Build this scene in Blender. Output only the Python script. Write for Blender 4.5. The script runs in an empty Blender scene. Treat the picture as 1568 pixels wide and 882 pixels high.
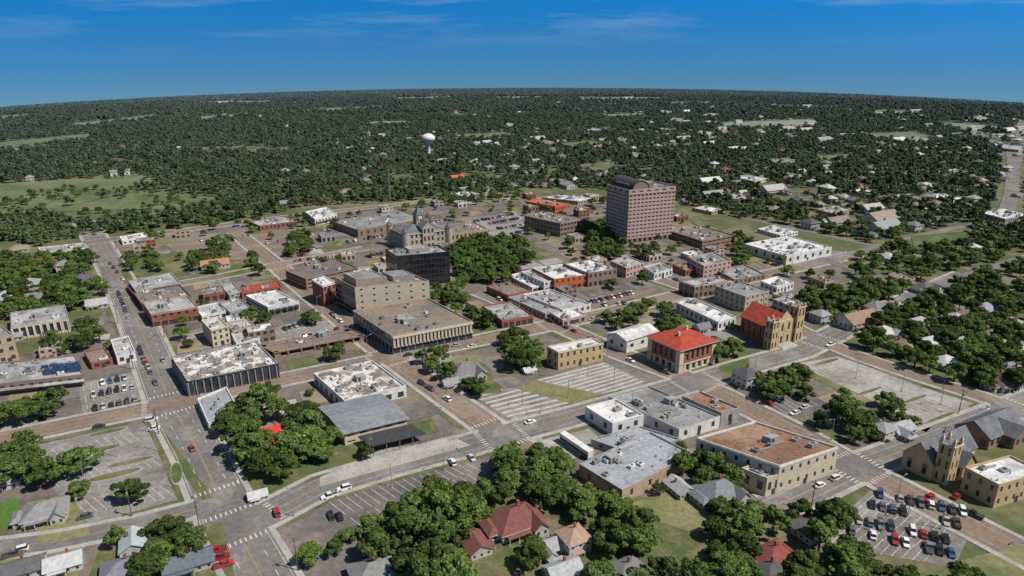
import bpy, math, random, numpy as np
from mathutils import Vector, Matrix, noise as mn
random.seed(7); np.random.seed(7)
sc=bpy.context.scene
sc.view_settings.view_transform='Standard'
try: sc.view_settings.look='None'
except: pass
sc.view_settings.exposure=0
# ------------------------------------------------------------------ camera model
H0=138.0; F=1046.0; TH=math.radians(19.0); RO=math.radians(0.22)
Fv=Vector((0,math.cos(TH),-math.sin(TH))); U0=Vector((0,math.sin(TH),math.cos(TH))); R0=Vector((1,0,0))
Rv=R0*math.cos(RO)-U0*math.sin(RO); Uv=U0*math.cos(RO)+R0*math.sin(RO)
C=Vector((0,0,H0))
cd=bpy.data.cameras.new('camera'); co=bpy.data.objects.new('camera',cd); sc.collection.objects.link(co)
cd.sensor_width=36; cd.lens=F/1568*36; cd.clip_end=30000; cd.clip_start=1
m=Matrix.Identity(4)
for i in range(3):
    m[i][0]=Rv[i]; m[i][1]=Uv[i]; m[i][2]=-Fv[i]; m[i][3]=C[i]
co.matrix_world=m; sc.camera=co
# ------------------------------------------------------------------ terrain
def terr(x,y):
    r=math.hypot(x,y)
    if r<=1000: return 0.0
    w=min(1.0,(math.atan2(x,y)/math.radians(36))**2)
    R=74600+(44600-74600)*w
    return -(r-1000)**2/(2*R)
def ray(px,py): return Rv*((px-784)/F)+Uv*((441-py)/F)+Fv
def P(px,py,z=0.0):
    d=ray(px,py); t=(z-H0)/min(d.z,-1e-4); p=C+d*t; p.z=z; return p
def G(px,py):
    d=ray(px,py)
    if d.z<0:
        t=-H0/d.z; p=C+d*t
        if math.hypot(p.x,p.y)<=1000: p.z=0; return p
    hl=math.hypot(d.x,d.y); lo=990/hl
    t=lo
    while t*hl<8000:
        p=C+d*t
        if p.z<=terr(p.x,p.y): break
        t+=15
    p=C+d*t; p.z=terr(p.x,p.y); return p
GA=math.radians(27.0)
V1=Vector((math.cos(GA),math.sin(GA),0)); 
GU=math.radians(90+35); U1=Vector((math.cos(GU),math.sin(GU),0))
# ------------------------------------------------------------------ materials
def nd(nt,t,**k):
    n=nt.nodes.new(t)
    for a,b in k.items(): setattr(n,a,b)
    return n
def mixc(nt,fac,a,b,bt='MIX'):
    n=nd(nt,'ShaderNodeMix',data_type='RGBA',blend_type=bt)
    for i,v in ((0,fac),(6,a),(7,b)):
        if hasattr(v,'is_output'): nt.links.new(v,n.inputs[i])
        elif i==0: n.inputs[0].default_value=v
        else: n.inputs[i].default_value=(*v,1) if len(v)==3 else v
    return n.outputs[2]
def mrange(nt,v,a,b,c,d):
    n=nd(nt,'ShaderNodeMapRange'); nt.links.new(v,n.inputs[0])
    for i,q in enumerate((a,b,c,d)): n.inputs[i+1].default_value=q
    return n.outputs[0]
def noi(nt,vec,scale,detail=5,rough=.6):
    n=nd(nt,'ShaderNodeTexNoise'); n.inputs['Scale'].default_value=scale; n.inputs['Detail'].default_value=detail
    n.inputs['Roughness'].default_value=rough
    nt.links.new(vec,n.inputs['Vector']); return n.outputs[0]
def painted_haze(nt,col,pos,amt=.82,hc=(.12,.175,.22)):  # aerial haze painted into the base colour, stronger away from the world origin
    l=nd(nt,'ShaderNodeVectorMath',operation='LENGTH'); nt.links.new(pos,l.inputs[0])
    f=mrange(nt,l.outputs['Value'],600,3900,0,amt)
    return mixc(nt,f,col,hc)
def newm(name,rough=.85,metal=0):
    m=bpy.data.materials.new(name); m.use_nodes=True; nt=m.node_tree
    b=nt.nodes['Principled BSDF']; b.inputs['Roughness'].default_value=rough; b.inputs['Metallic'].default_value=metal
    try: b.inputs['Specular IOR Level'].default_value=.3
    except: pass
    g=nd(nt,'ShaderNodeNewGeometry'); return m,nt,b,g.outputs['Position']
def surf(name,c1,c2=None,scale=.15,lo=.42,hi=.62,rough=.85,metal=0,panel=None,c3=None,hz=False,streak=False):
    m,nt,b,pos=newm(name,rough,metal)
    c2=c2 or tuple(x*.75 for x in c1)
    f=mrange(nt,noi(nt,pos,scale,7,.65),lo,hi,0,1)
    col=mixc(nt,f,c1,c2)
    if c3:
        f3=mrange(nt,noi(nt,pos,scale*.45,8,.7),.52,.6,0,.85); col=mixc(nt,f3,col,c3)
    f2=mrange(nt,noi(nt,pos,scale*9,4,.7),.3,.7,.7,1.22)
    cc=nd(nt,'ShaderNodeCombineColor')
    for i in range(3): nt.links.new(f2,cc.inputs[i])
    col=mixc(nt,1.0,col,cc.outputs[0],'MULTIPLY')
    if panel:
        mp=nd(nt,'ShaderNodeMapping'); mp.inputs['Rotation'].default_value=(0,0,-GA); nt.links.new(pos,mp.inputs[0])
        bt=nd(nt,'ShaderNodeTexBrick'); nt.links.new(mp.outputs[0],bt.inputs['Vector'])
        bt.inputs['Color1'].default_value=(1,1,1,1); bt.inputs['Color2'].default_value=(.84,.84,.84,1)
        bt.inputs['Mortar'].default_value=(.55,.55,.55,1); bt.inputs['Scale'].default_value=1
        bt.inputs['Brick Width'].default_value=panel[0]; bt.inputs['Row Height'].default_value=panel[1]
        bt.inputs['Mortar Size'].default_value=panel[2]
        col=mixc(nt,.85,col,bt.outputs[0],'MULTIPLY')
    if hz: col=painted_haze(nt,col,pos)
    nt.links.new(col,b.inputs['Base Color']); return m
def objcol(name,rough,coat=0,noisy=True):
    m,nt,b,pos=newm(name,rough)
    oi=nd(nt,'ShaderNodeObjectInfo'); col=oi.outputs['Color']
    if noisy:
        f2=mrange(nt,noi(nt,pos,.8,4,.7),.3,.7,.7,1.15)
        cc=nd(nt,'ShaderNodeCombineColor')
        for i in range(3): nt.links.new(f2,cc.inputs[i])
        col=mixc(nt,1.0,col,cc.outputs[0],'MULTIPLY')
    nt.links.new(col,b.inputs['Base Color'])
    if coat: b.inputs['Coat Weight'].default_value=coat
    return m
MT={}
W=dict(tan=((.46,.34,.24),(.36,.27,.19)),cream=((.62,.53,.4),(.54,.45,.33)),white=((.74,.73,.7),(.56,.55,.52)),
 brick=((.34,.125,.08),(.24,.095,.06)),brown=((.3,.2,.15),(.23,.16,.125)),pink=((.52,.365,.32),(.45,.315,.28)),
 gray=((.36,.36,.35),(.27,.27,.27)),yellow=((.5,.4,.22),(.42,.34,.2)),orange=((.55,.14,.06),(.44,.12,.06)),
 dark=((.06,.06,.065),(.045,.045,.05)),maroon=((.16,.05,.05),(.12,.04,.04)),bluegray=((.28,.32,.35),(.2,.24,.27)),
 gold=((.56,.41,.23),(.45,.33,.18)),stone=((.48,.42,.32),(.38,.33,.25)))
for k,(a,b) in W.items(): MT[k]=surf('wall_'+k,a,b,scale=.5)
MT['r_white']=surf('roof_white',(.74,.74,.74),(.5,.49,.48),.09,.45,.62,c3=(.36,.35,.34),panel=(12,3,.06))
MT['r_patch']=surf('roof_white_peeling',(.7,.69,.67),(.2,.16,.13),.16,.47,.54,c3=(.33,.28,.25),panel=(9,2.4,.07))
MT['r_gray']=surf('roof_gray',(.29,.29,.29),(.18,.175,.17),.1,panel=(10,2.5,.05),c3=(.42,.41,.4))
MT['r_lgray']=surf('roof_light_gray',(.44,.44,.44),(.29,.285,.28),.1,panel=(10,3,.06),c3=(.22,.21,.2))
MT['r_brown']=surf('roof_gravel_brown',(.25,.2,.155),(.19,.15,.12),.08,c3=(.15,.13,.11))
MT['r_rust']=surf('roof_rust_brown',(.27,.14,.075),(.2,.12,.08),.07,c3=(.36,.24,.16),panel=(10,5,.05))
MT['r_metal']=surf('roof_metal',(.44,.46,.49),(.37,.39,.41),.07,rough=.5,metal=.15,panel=(60,1.1,.08),c3=(.29,.28,.28))
MT['r_metalg']=surf('roof_metal_gray',(.29,.31,.33),(.24,.255,.27),.07,rough=.5,metal=.1,panel=(60,.9,.07))
MT['r_red']=surf('roof_red_tile',(.5,.085,.05),(.36,.06,.04),.4,panel=(.8,.5,.05))
MT['r_orange']=surf('roof_orange',(.5,.16,.06),(.38,.12,.06),.3)
MT['r_slate']=surf('roof_slate',(.2,.21,.23),(.14,.145,.16),.3,panel=(1,.5,.05))
MT['asphalt']=surf('asphalt_street',(.225,.16,.125),(.175,.135,.11),.06,c3=(.26,.2,.155))
MT['asphalt2']=surf('asphalt_gray',(.19,.175,.165),(.145,.135,.13),.06,c3=(.25,.235,.215))
MT['pave']=surf('paved_ground',(.18,.15,.125),(.12,.105,.095),.035,c3=(.25,.2,.16))
MT['dirt']=surf('dirt',(.3,.235,.165),(.22,.165,.115),.07,c3=(.17,.15,.08))
MT['lot']=surf('lot_asphalt',(.17,.15,.14),(.11,.1,.095),.05,c3=(.24,.2,.175))
MT['lotlight']=surf('lot_concrete',(.3,.28,.26),(.205,.19,.175),.06,c3=(.16,.14,.125),panel=(9,6,.08))
MT['lotwhite']=surf('lot_white_concrete',(.4,.375,.35),(.3,.28,.255),.05,panel=(6,5,.06),c3=(.25,.22,.19))
MT['band']=surf('pale_concrete_band',(.52,.49,.44),(.4,.37,.33),.2)
MT['concrete']=surf('concrete',(.4,.38,.35),(.3,.285,.26),.15)
MT['grass']=surf('grass',(.075,.105,.033),(.15,.14,.065),.1,c3=(.21,.175,.1))
MT['lawn']=surf('lawn',(.07,.16,.022),(.1,.16,.037),.1)
MT['drygrass']=surf('dry_grass',(.17,.175,.07),(.24,.205,.11),.06,c3=(.09,.12,.04))
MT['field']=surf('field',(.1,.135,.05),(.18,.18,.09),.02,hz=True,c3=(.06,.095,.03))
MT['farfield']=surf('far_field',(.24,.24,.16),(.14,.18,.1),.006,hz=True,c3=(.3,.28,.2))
MT['paint_w']=surf('road_paint_white',(.7,.7,.68),(.45,.44,.42),.6)
MT['paint_y']=surf('road_paint_yellow',(.5,.36,.1),(.35,.27,.12),.6)
MT['metal']=surf('galvanised_metal',(.4,.41,.42),(.3,.3,.31),.8,rough=.5,metal=.3)
MT['rubber']=surf('rubber',(.03,.03,.03),(.02,.02,.02),1)
MT['wood']=surf('pole_wood',(.16,.11,.08),(.1,.07,.05),1)
MT['bark']=surf('bark',(.12,.09,.065),(.08,.06,.045),1.5)
MT['wtwhite']=surf('water_tower_paint',(.75,.75,.76),(.6,.6,.62),.08)
def glass(name,c,rough=.08,spec=.6):
    m,nt,b,pos=newm(name,rough)
    f=mrange(nt,noi(nt,pos,.35,2),.35,.65,0,1); col=mixc(nt,f,c,tuple(x*1.9 for x in c))
    nt.links.new(col,b.inputs['Base Color']); b.inputs['Specular IOR Level'].default_value=spec; return m
MT['glass']=glass('window_glass',(.028,.034,.042))
MT['blackglass']=glass('black_glass',(.012,.013,.016),.05,.7)
MT['solar']=glass('solar_glass',(.015,.03,.07),.15)
MT['hroof']=objcol('house_shingles',.9); MT['hwall']=surf('house_siding',(.56,.54,.5),(.36,.34,.31),.06)
MT['carpaint']=objcol('car_paint',.25,.6,False); MT['carglass']=glass('car_glass',(.015,.018,.022))
MT['chrome']=surf('light_lens',(.6,.6,.6),(.5,.5,.5),3,rough=.3); MT['tail']=surf('tail_lens',(.4,.02,.02),(.3,.02,.02),3,rough=.3)
# foliage
def foliage(name,ca,cb,cc_,sc_=.35,trans=True):
    m,nt,b,pos=newm(name,.75)
    b.inputs['Specular IOR Level'].default_value=.15
    g=nd(nt,'ShaderNodeNewGeometry'); oi=nd(nt,'ShaderNodeObjectInfo')
    f=mrange(nt,noi(nt,pos,sc_,2,.6),.38,.62,0,1); col=mixc(nt,f,ca,cb)
    fr=mrange(nt,oi.outputs['Random'],0,1,0,.8); col=mixc(nt,fr,col,cc_)
    fi=mrange(nt,g.outputs['Random Per Island'],0,1,.5,1.5)
    fo=nd(nt,'ShaderNodeMath',operation='MULTIPLY'); nt.links.new(fi,fo.inputs[0])
    hsh=nd(nt,'ShaderNodeTexWhiteNoise',noise_dimensions='1D'); nt.links.new(oi.outputs['Random'],hsh.inputs['W'])
    nt.links.new(mrange(nt,hsh.outputs[0],0,1,.55,1.4),fo.inputs[1])
    k=nd(nt,'ShaderNodeCombineColor')
    for i in range(3): nt.links.new(fo.outputs[0],k.inputs[i])
    col=mixc(nt,1.0,col,k.outputs[0],'MULTIPLY'); col=painted_haze(nt,col,pos,.85,(.095,.14,.172))
    nt.links.new(col,b.inputs['Base Color'])
    if trans:
        tr=nd(nt,'ShaderNodeBsdfTranslucent'); nt.links.new(col,tr.inputs[0])
        ms=nd(nt,'ShaderNodeMixShader'); ms.inputs[0].default_value=.17
        nt.links.new(b.outputs[0],ms.inputs[1]); nt.links.new(tr.outputs[0],ms.inputs[2])
        nt.links.new(ms.outputs[0],nt.nodes['Material Output'].inputs[0])
    return m
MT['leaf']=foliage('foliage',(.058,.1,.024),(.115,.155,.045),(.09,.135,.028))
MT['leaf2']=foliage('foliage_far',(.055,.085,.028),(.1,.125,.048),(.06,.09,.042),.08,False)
# ------------------------------------------------------------------ mesh helpers
def mkmesh(name,verts,faces,mats,midx=None,smooth=False):
    me=bpy.data.meshes.new(name); me.from_pydata([tuple(v) for v in verts],[],faces)
    for k in mats: me.materials.append(MT[k])
    if midx: me.polygons.foreach_set('material_index',midx)
    if smooth: me.polygons.foreach_set('use_smooth',[True]*len(me.polygons))
    me.update(); return me
def link(name,me,loc=(0,0,0),parent=None):
    o=bpy.data.objects.new(name,me); sc.collection.objects.link(o); o.location=loc
    if parent: o.parent=parent
    return o
class Bld:
    def __init__(s,o,e1=None,e2=None):
        s.o=Vector(o); s.e1=e1 or V1; s.e2=e2 or Vector((-V1.y,V1.x,0)); s.p={}
    def w(s,a,b,z): return s.e1*a+s.e2*b+Vector((0,0,z))
    def part(s,n): return s.p.setdefault(n,([],[],[],[]))
    def poly(s,part,mat,pts):
        v,f,mi,ml=s.part(part)
        if mat not in ml: ml.append(mat)
        i=len(v); v.extend(s.w(*q) for q in pts); f.append(tuple(range(i,i+len(pts)))); mi.append(ml.index(mat))
    def hexa(s,part,mat,b,t):
        s.poly(part,mat,b[::-1]); s.poly(part,mat,t)
        n=len(b)
        for i in range(n): j=(i+1)%n; s.poly(part,mat,[b[i],b[j],t[j],t[i]])
    def box(s,part,mat,a0,a1,b0,b1,z0,z1):
        q=[(a0,b0),(a1,b0),(a1,b1),(a0,b1)]
        s.hexa(part,mat,[(x,y,z0) for x,y in q],[(x,y,z1) for x,y in q])
    def cyl(s,part,mat,a,b,z0,z1,r0,r1=None,n=12):
        r1=r0 if r1 is None else r1
        A=[(math.cos(i*2*math.pi/n),math.sin(i*2*math.pi/n)) for i in range(n)]
        s.hexa(part,mat,[(a+r0*x,b+r0*y,z0) for x,y in A],[(a+r1*x,b+r1*y,z1) for x,y in A])
    def facade(s,p0,p1,z0,z1,floors,bays,fw=.5,fh=.5,dep=.2,wall='tan',gl='glass',gf=None,sill=True):
        dx,dy=p1[0]-p0[0],p1[1]-p0[1]; L=math.hypot(dx,dy) or 1; dx/=L; dy/=L; nx,ny=-dy,dx
        def pt(u,z,d=0): return (p0[0]+dx*u+nx*d,p0[1]+dy*u+ny*d,z)
        if bays<=0 or floors<=0: s.poly('walls',wall,[pt(0,z0),pt(L,z0),pt(L,z1),pt(0,z1)]); return
        fhh=(z1-z0)/floors
        for k in range(floors):
            za=z0+k*fhh; zb=za+fhh; f1,f2=fw,fh
            if k==0 and gf: f1,f2=gf
            bw=L/bays; wh=fhh*f2; wz=za+(fhh-wh)*(.5 if not(k==0 and gf) else .12)
            s.poly('walls',wall,[pt(0,za),pt(L,za),pt(L,wz),pt(0,wz)])
            s.poly('walls',wall,[pt(0,wz+wh),pt(L,wz+wh),pt(L,zb),pt(0,zb)])
            pw=bw*(1-f1)/2
            for i in range(bays):
                u0=i*bw; a=u0+pw; b=u0+bw-pw; u1=u0+bw
                s.poly('walls',wall,[pt(u0,wz),pt(a,wz),pt(a,wz+wh),pt(u0,wz+wh)])
                s.poly('walls',wall,[pt(b,wz),pt(u1,wz),pt(u1,wz+wh),pt(b,wz+wh)])
                for q in ([pt(a,wz),pt(b,wz),pt(b,wz,dep),pt(a,wz,dep)],[pt(a,wz+wh),pt(b,wz+wh),pt(b,wz+wh,dep),pt(a,wz+wh,dep)],
                          [pt(a,wz),pt(a,wz+wh),pt(a,wz+wh,dep),pt(a,wz,dep)],[pt(b,wz),pt(b,wz+wh),pt(b,wz+wh,dep),pt(b,wz,dep)]):
                    s.poly('walls',wall,q)
                s.poly('windows',gl,[pt(a,wz,dep),pt(b,wz,dep),pt(b,wz+wh,dep),pt(a,wz+wh,dep)])
    def walls4(s,a0,a1,b0,b1,z0,z1,floors,wall,bay=3.6,**k):
        la,lb=a1-a0,b1-b0; na=max(1,round(la/bay)) if bay else 0; nb=max(1,round(lb/bay)) if bay else 0
        s.facade((a0,b0),(a1,b0),z0,z1,floors,na,wall=wall,**k); s.facade((a1,b0),(a1,b1),z0,z1,floors,nb,wall=wall,**k)
        s.facade((a1,b1),(a0,b1),z0,z1,floors,na,wall=wall,**k); s.facade((a0,b1),(a0,b0),z0,z1,floors,nb,wall=wall,**k)
    def flat(s,a0,a1,b0,b1,z,roof,cap,par=.7,t=.35):
        s.poly('roof',roof,[(a0+t,b0+t,z-par),(a1-t,b0+t,z-par),(a1-t,b1-t,z-par),(a0+t,b1-t,z-par)])
        o=[(a0,b0),(a1,b0),(a1,b1),(a0,b1)]; i=[(a0+t,b0+t),(a1-t,b0+t),(a1-t,b1-t),(a0+t,b1-t)]
        for k in range(4):
            j=(k+1)%4
            s.poly('parapet',cap,[(*o[k],z),(*o[j],z),(*i[j],z),(*i[k],z)])
            s.poly('parapet',cap,[(*i[k],z),(*i[j],z),(*i[j],z-par),(*i[k],z-par)])
    def band(s,a0,a1,b0,b1,z0,z1,mat,d=.18):
        s.box('cornice',mat,a0-d,a1+d,b0-d,b0-.004,z0,z1); s.box('cornice',mat,a0-d,a1+d,b1+.004,b1+d,z0,z1)
        s.box('cornice',mat,a0-d,a0-.004,b0-.002,b1+.002,z0,z1); s.box('cornice',mat,a1+.004,a1+d,b0-.002,b1+.002,z0,z1)
    def units(s,a0,a1,b0,b1,z,n):
        for _ in range(n):
            w_=random.uniform(1.2,3.2); d_=random.uniform(1.2,2.4); h=random.uniform(.8,1.7)
            if a1-a0<w_+3 or b1-b0<d_+3: continue
            a=random.uniform(a0+1,a1-w_-1); b=random.uniform(b0+1,b1-d_-1)
            mt=random.choice(['metal','concrete','white','r_gray'])
            s.box('rooftop_units',mt,a,a+w_,b,b+d_,z+.15,z+h); s.box('rooftop_units','dark',a+.2,a+w_-.2,b+.2,b+d_-.2,z,z+.15)
            s.cyl('rooftop_units','dark',a+w_/2,b+d_/2,z+h+.01,z+h+.15,min(w_,d_)*.33,n=10)
            if random.random()<.35 and a1-a>10:
                s.box('ducts','metal',a+w_+.02,min(a+w_+random.uniform(3,7),a1-1),b+.3,b+.9,z+.2,z+.7)
        for _ in range(n*2):
            a=random.uniform(a0+1,a1-1); b=random.uniform(b0+1,b1-1)
            s.cyl('vents','metal',a,b,z,z+random.uniform(.4,1),random.uniform(.12,.3),n=6)
        if (a1-a0)*(b1-b0)>500:
            a=a0+(a1-a0)*random.uniform(.2,.7); b=b0+(b1-b0)*random.uniform(.3,.7)
            s.box('stair_penthouse','gray',a,a+4,b,b+3,z,z+2.4); s.box('stair_penthouse','dark',a+.6,a+1.6,b-.05,b-.004,z,z+2)
    def gable(s,a0,a1,b0,b1,z,rise,axis='a',ov=.5,roof='hroof',wall='hwall',th=.18,part='roof'):
        def X(u,v,z): return (u,v,z) if axis=='a' else (v,u,z)
        if axis=='a': u0,u1,v0,v1=a0,a1,b0,b1
        else: u0,u1,v0,v1=b0,b1,a0,a1
        vm=(v0+v1)/2; sl=rise/(vm-v0); ez=z-ov*sl
        for sd in (0,1):
            ve=v0-ov if sd==0 else v1+ov
            top=[X(u0-ov,ve,ez+th),X(u1+ov,ve,ez+th),X(u1+ov,vm,z+rise+th),X(u0-ov,vm,z+rise+th)]
            bot=[(x,y,q-th+.02) for x,y,q in top]; s.hexa(part,roof,bot,top)
        for uu in (u0,u1): s.poly('walls',wall,[X(uu,v0,z),X(uu,v1,z),X(uu,vm,z+rise)])
    def hip(s,a0,a1,b0,b1,z,rise,roof='hroof',ov=.6,part='roof'):
        a0-=ov;a1+=ov;b0-=ov;b1+=ov; la,lb=a1-a0,b1-b0; h=min(la,lb)/2; bm=(b0+b1)/2; am=(a0+a1)/2
        if la>=lb: r0,r1=(a0+h*.98,bm,z+rise),(a1-h*.98,bm,z+rise)
        else: r0,r1=(am,b0+h*.98,z+rise),(am,b1-h*.98,z+rise)
        c=[(a0,b0,z),(a1,b0,z),(a1,b1,z),(a0,b1,z)]
        if la>=lb: fs=[[c[0],c[1],r1,r0],[c[1],c[2],r1],[c[2],c[3],r0,r1],[c[3],c[0],r0]]
        else: fs=[[c[0],c[1],r0],[c[1],c[2],r1,r0],[c[2],c[3],r1],[c[3],c[0],r0,r1]]
        for f in fs: s.poly(part,roof,f)
        s.box(part,'white',a0+.003,a1-.003,b0+.003,b1-.003,z-.25,z-.01)
    def finish(s,name):
        e=bpy.data.objects.new(name,None); sc.collection.objects.link(e); e.location=s.o; e.empty_display_size=1
        for n,(v,f,mi,ml) in s.p.items():
            link(n,mkmesh(n,v,f,ml,mi),parent=e)
        return e
    def single(s,name):
        v=[];f=[];mi=[];ml=[]
        for n,(pv,pf,pm,pl) in s.p.items():
            o=len(v); v+=pv; f+=[tuple(i+o for i in q) for q in pf]
            for k in pl:
                if k not in ml: ml.append(k)
            mi+=[ml.index(pl[k]) for k in pm]
        return mkmesh(name,v,f,ml,mi)
def pip(poly,x,y):
    x=np.asarray(x,float);y=np.asarray(y,float); ins=np.zeros(x.shape,bool); n=len(poly)
    for i in range(n):
        x0,y0=poly[i][0],poly[i][1]; x1,y1=poly[(i+1)%n][0],poly[(i+1)%n][1]
        if y0==y1: continue
        c=((y0>y)!=(y1>y))&(x<(x1-x0)*(y-y0)/(y1-y0)+x0); ins^=c
    return ins
FOOT=[]   # building footprints
def addfoot(b,a0,a1,b0,b1,mg=1.5):
    FOOT.append([ (b.o+b.w(x,y,0)).to_2d() for x,y in ((a0-mg,b0-mg),(a1+mg,b0-mg),(a1+mg,b1+mg),(a0-mg,b1+mg))])
def fromcorners(L,N,R,yb=None,H=None):
    if H is None:
        B=P(N[0],yb); d=ray(*N); t=math.hypot(B.x,B.y)/math.hypot(d.x,d.y); H=max(3.2,H0+d.z*t)
    l,n,r=P(*L,H),P(*N,H),P(*R,H)
    e1=(r-n); e2=(l-n); l1=e1.length; l2=e2.length
    o=Vector((n.x,n.y,0)); b=Bld(o,e1.normalized(),e2.normalized()); addfoot(b,0,l1,0,l2); return b,l1,l2,H
def flatb(name,L,N,R,yb,wall,roof,floors=1,bay=3.6,fw=.45,fh=.45,gf=None,cap=None,H=None,dens=75,cornice=None,gl='glass',awn=None,extra=None,dep=.25):
    b,l1,l2,H=fromcorners(L,N,R,yb,H)
    b.walls4(0,l1,0,l2,0,H,floors,wall,bay=bay,fw=fw,fh=fh,gf=gf,gl=gl,dep=dep)
    b.flat(0,l1,0,l2,H,roof,cap or wall)
    if cornice: b.band(0,l1,0,l2,H-.9,H-.35,cornice)
    b.units(0,l1,0,l2,H-.7,max(2,int(l1*l2/dens)))
    if awn:
        b.box('awning',awn,1,l1-1,-1.8,-.01,2.9,3.1); b.box('awning',awn,-1.6,-.01,1,l2-1,2.9,3.1)
    b.box('door','dark',l1*.45,l1*.45+1.6,-.05,-.003,0,2.3)
    if extra: extra(b,l1,l2,H)
    b.finish(name); return b,l1,l2,H
# ------------------------------------------------------------------ ground sheet
rad=[0]+list(range(50,1000,50))+list(range(1000,7200,60)); na=360
vs=[Vector((0,0,0))]; fs=[]
for r in rad[1:]:
    for k in range(na):
        a=k*2*math.pi/na; x,y=r*math.sin(a),r*math.cos(a); vs.append(Vector((x,y,terr(x,y))))
for k in range(na): fs.append((0,1+(k+1)%na,1+k))
for i in range(len(rad)-2):
    for k in range(na):
        a=1+i*na+k; b=1+i*na+(k+1)%na; fs.append((a,b,b+na,a+na))
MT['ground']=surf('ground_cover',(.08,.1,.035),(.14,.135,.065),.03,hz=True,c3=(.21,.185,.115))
link('ground',mkmesh('ground',vs,fs,['ground'],smooth=True))
# sheets
LZ=[.04]; LOTS=[]
def sheet(name,px,mat,z=None):
    if z is None: LZ[0]+=.004; z=LZ[0]
    pts=[P(*q,z) for q in px]; LOTS.append([(p.x,p.y) for p in pts]); return link(name,mkmesh(name,pts,[tuple(range(len(pts)))],[mat]))
pav=[(150,368),(440,333),(640,318),(800,298),(930,305),(1130,360),(1290,385),(1290,440),(1262,470),(1262,520),(1330,545),(1330,690),(1300,745),(1200,790),(980,760),(760,760),(560,880),(400,925),(0,925),(-60,880),(-60,560),(120,520)]
sheet('pavement',pav,'pave',.02); LOTS.clear(); PAV=[P(*q).to_2d() for q in pav]
# ------------------------------------------------------------------ roads
ROADS=[ # name, pts, width, mat, lanes
 ('A1',[(425,930),(400,882),(350,790),(303,690),(262,620),(232,545),(205,480),(180,425),(155,380),(130,340)],16,'asphalt2',4),
 ('A2',[(800,690),(760,662),(690,612),(640,577),(590,541),(540,502),(500,470),(460,438),(430,412),(400,388),(360,355)],12,'asphalt',2),
 ('A3',[(1640,885),(1440,782),(1313,716),(1215,660),(1110,607),(1040,575),(950,542),(850,497),(790,470),(735,447)],12,'asphalt',2),
 ('A4',[(1640,660),(1568,632),(1500,607),(1400,575),(1320,548),(1255,521),(1215,500),(1120,465),(1000,425)],9,'asphalt',2),
 ('B3',[(385,800),(490,745),(600,712),(720,681),(770,666),(895,633),(1000,603),(1070,584),(1140,562),(1225,538),(1265,518),(1320,490),(1400,455),(1480,420)],13,'asphalt2',2),
 ('B4',[(-60,686),(120,648),(240,624),(330,603),(440,580),(600,547),(740,520),(850,497),(940,477),(1040,452),(1130,431),(1240,405),(1330,385)],12,'asphalt',2),
 ('B5',[(190,450),(330,425),(440,403),(560,380)],10,'asphalt',2),
 ('B6',[(130,372),(300,350),(440,332),(600,314),(760,295)],10,'asphalt',2),
 ('B7',[(1180,778),(1210,765),(1313,716),(1400,684),(1480,652),(1568,618),(1640,590)],12,'asphalt2',2),
 ('B1',[(-60,848),(80,830),(200,806),(330,772)],8,'asphalt2',2),
 ('R1',[(1180,372),(1300,410),(1420,450),(1568,508)],7,'asphalt2',2),
 ('R2',[(1130,332),(1300,368),(1450,402),(1600,445)],7,'asphalt2',2),
 ('R3',[(1240,405),(1400,362),(1520,338),(1600,322)],7,'asphalt2',2),
 ('R4',[(1400,455),(1490,418),(1600,385)],7,'asphalt2',2),
]
RW=[]
for nm,pts,w,mt,ln in ROADS:
    q=[P(*p).to_2d() for p in pts]; RW.append((nm,q,w,mt,ln))
def seg_d(p,q):
    best=1e9
    for a,b in zip(q[:-1],q[1:]):
        ab=b-a; t=max(0,min(1,(p-a).dot(ab)/max(ab.length_squared,1e-6))); d=(p-(a+ab*t)).length; best=min(best,d)
    return best
def onroad(x,y,mg=1.0,skip=None):
    p=Vector((x,y))
    for nm,q,w,mt,ln in RW:
        if nm!=skip and seg_d(p,q)<w/2+mg: return True
    return False
def resample(q,st):
    out=[q[0]]; acc=0
    for a,b in zip(q[:-1],q[1:]):
        L=(b-a).length; n=max(1,int(L/st))
        for i in range(1,n+1): out.append(a+(b-a)*(i/n))
    return out
def normals(q):
    ns=[]
    for i in range(len(q)):
        a=q[max(0,i-1)]; b=q[min(len(q)-1,i+1)]; d=(b-a).normalized(); ns.append(Vector((-d.y,d.x)))
    return ns
rz=.10
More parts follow.
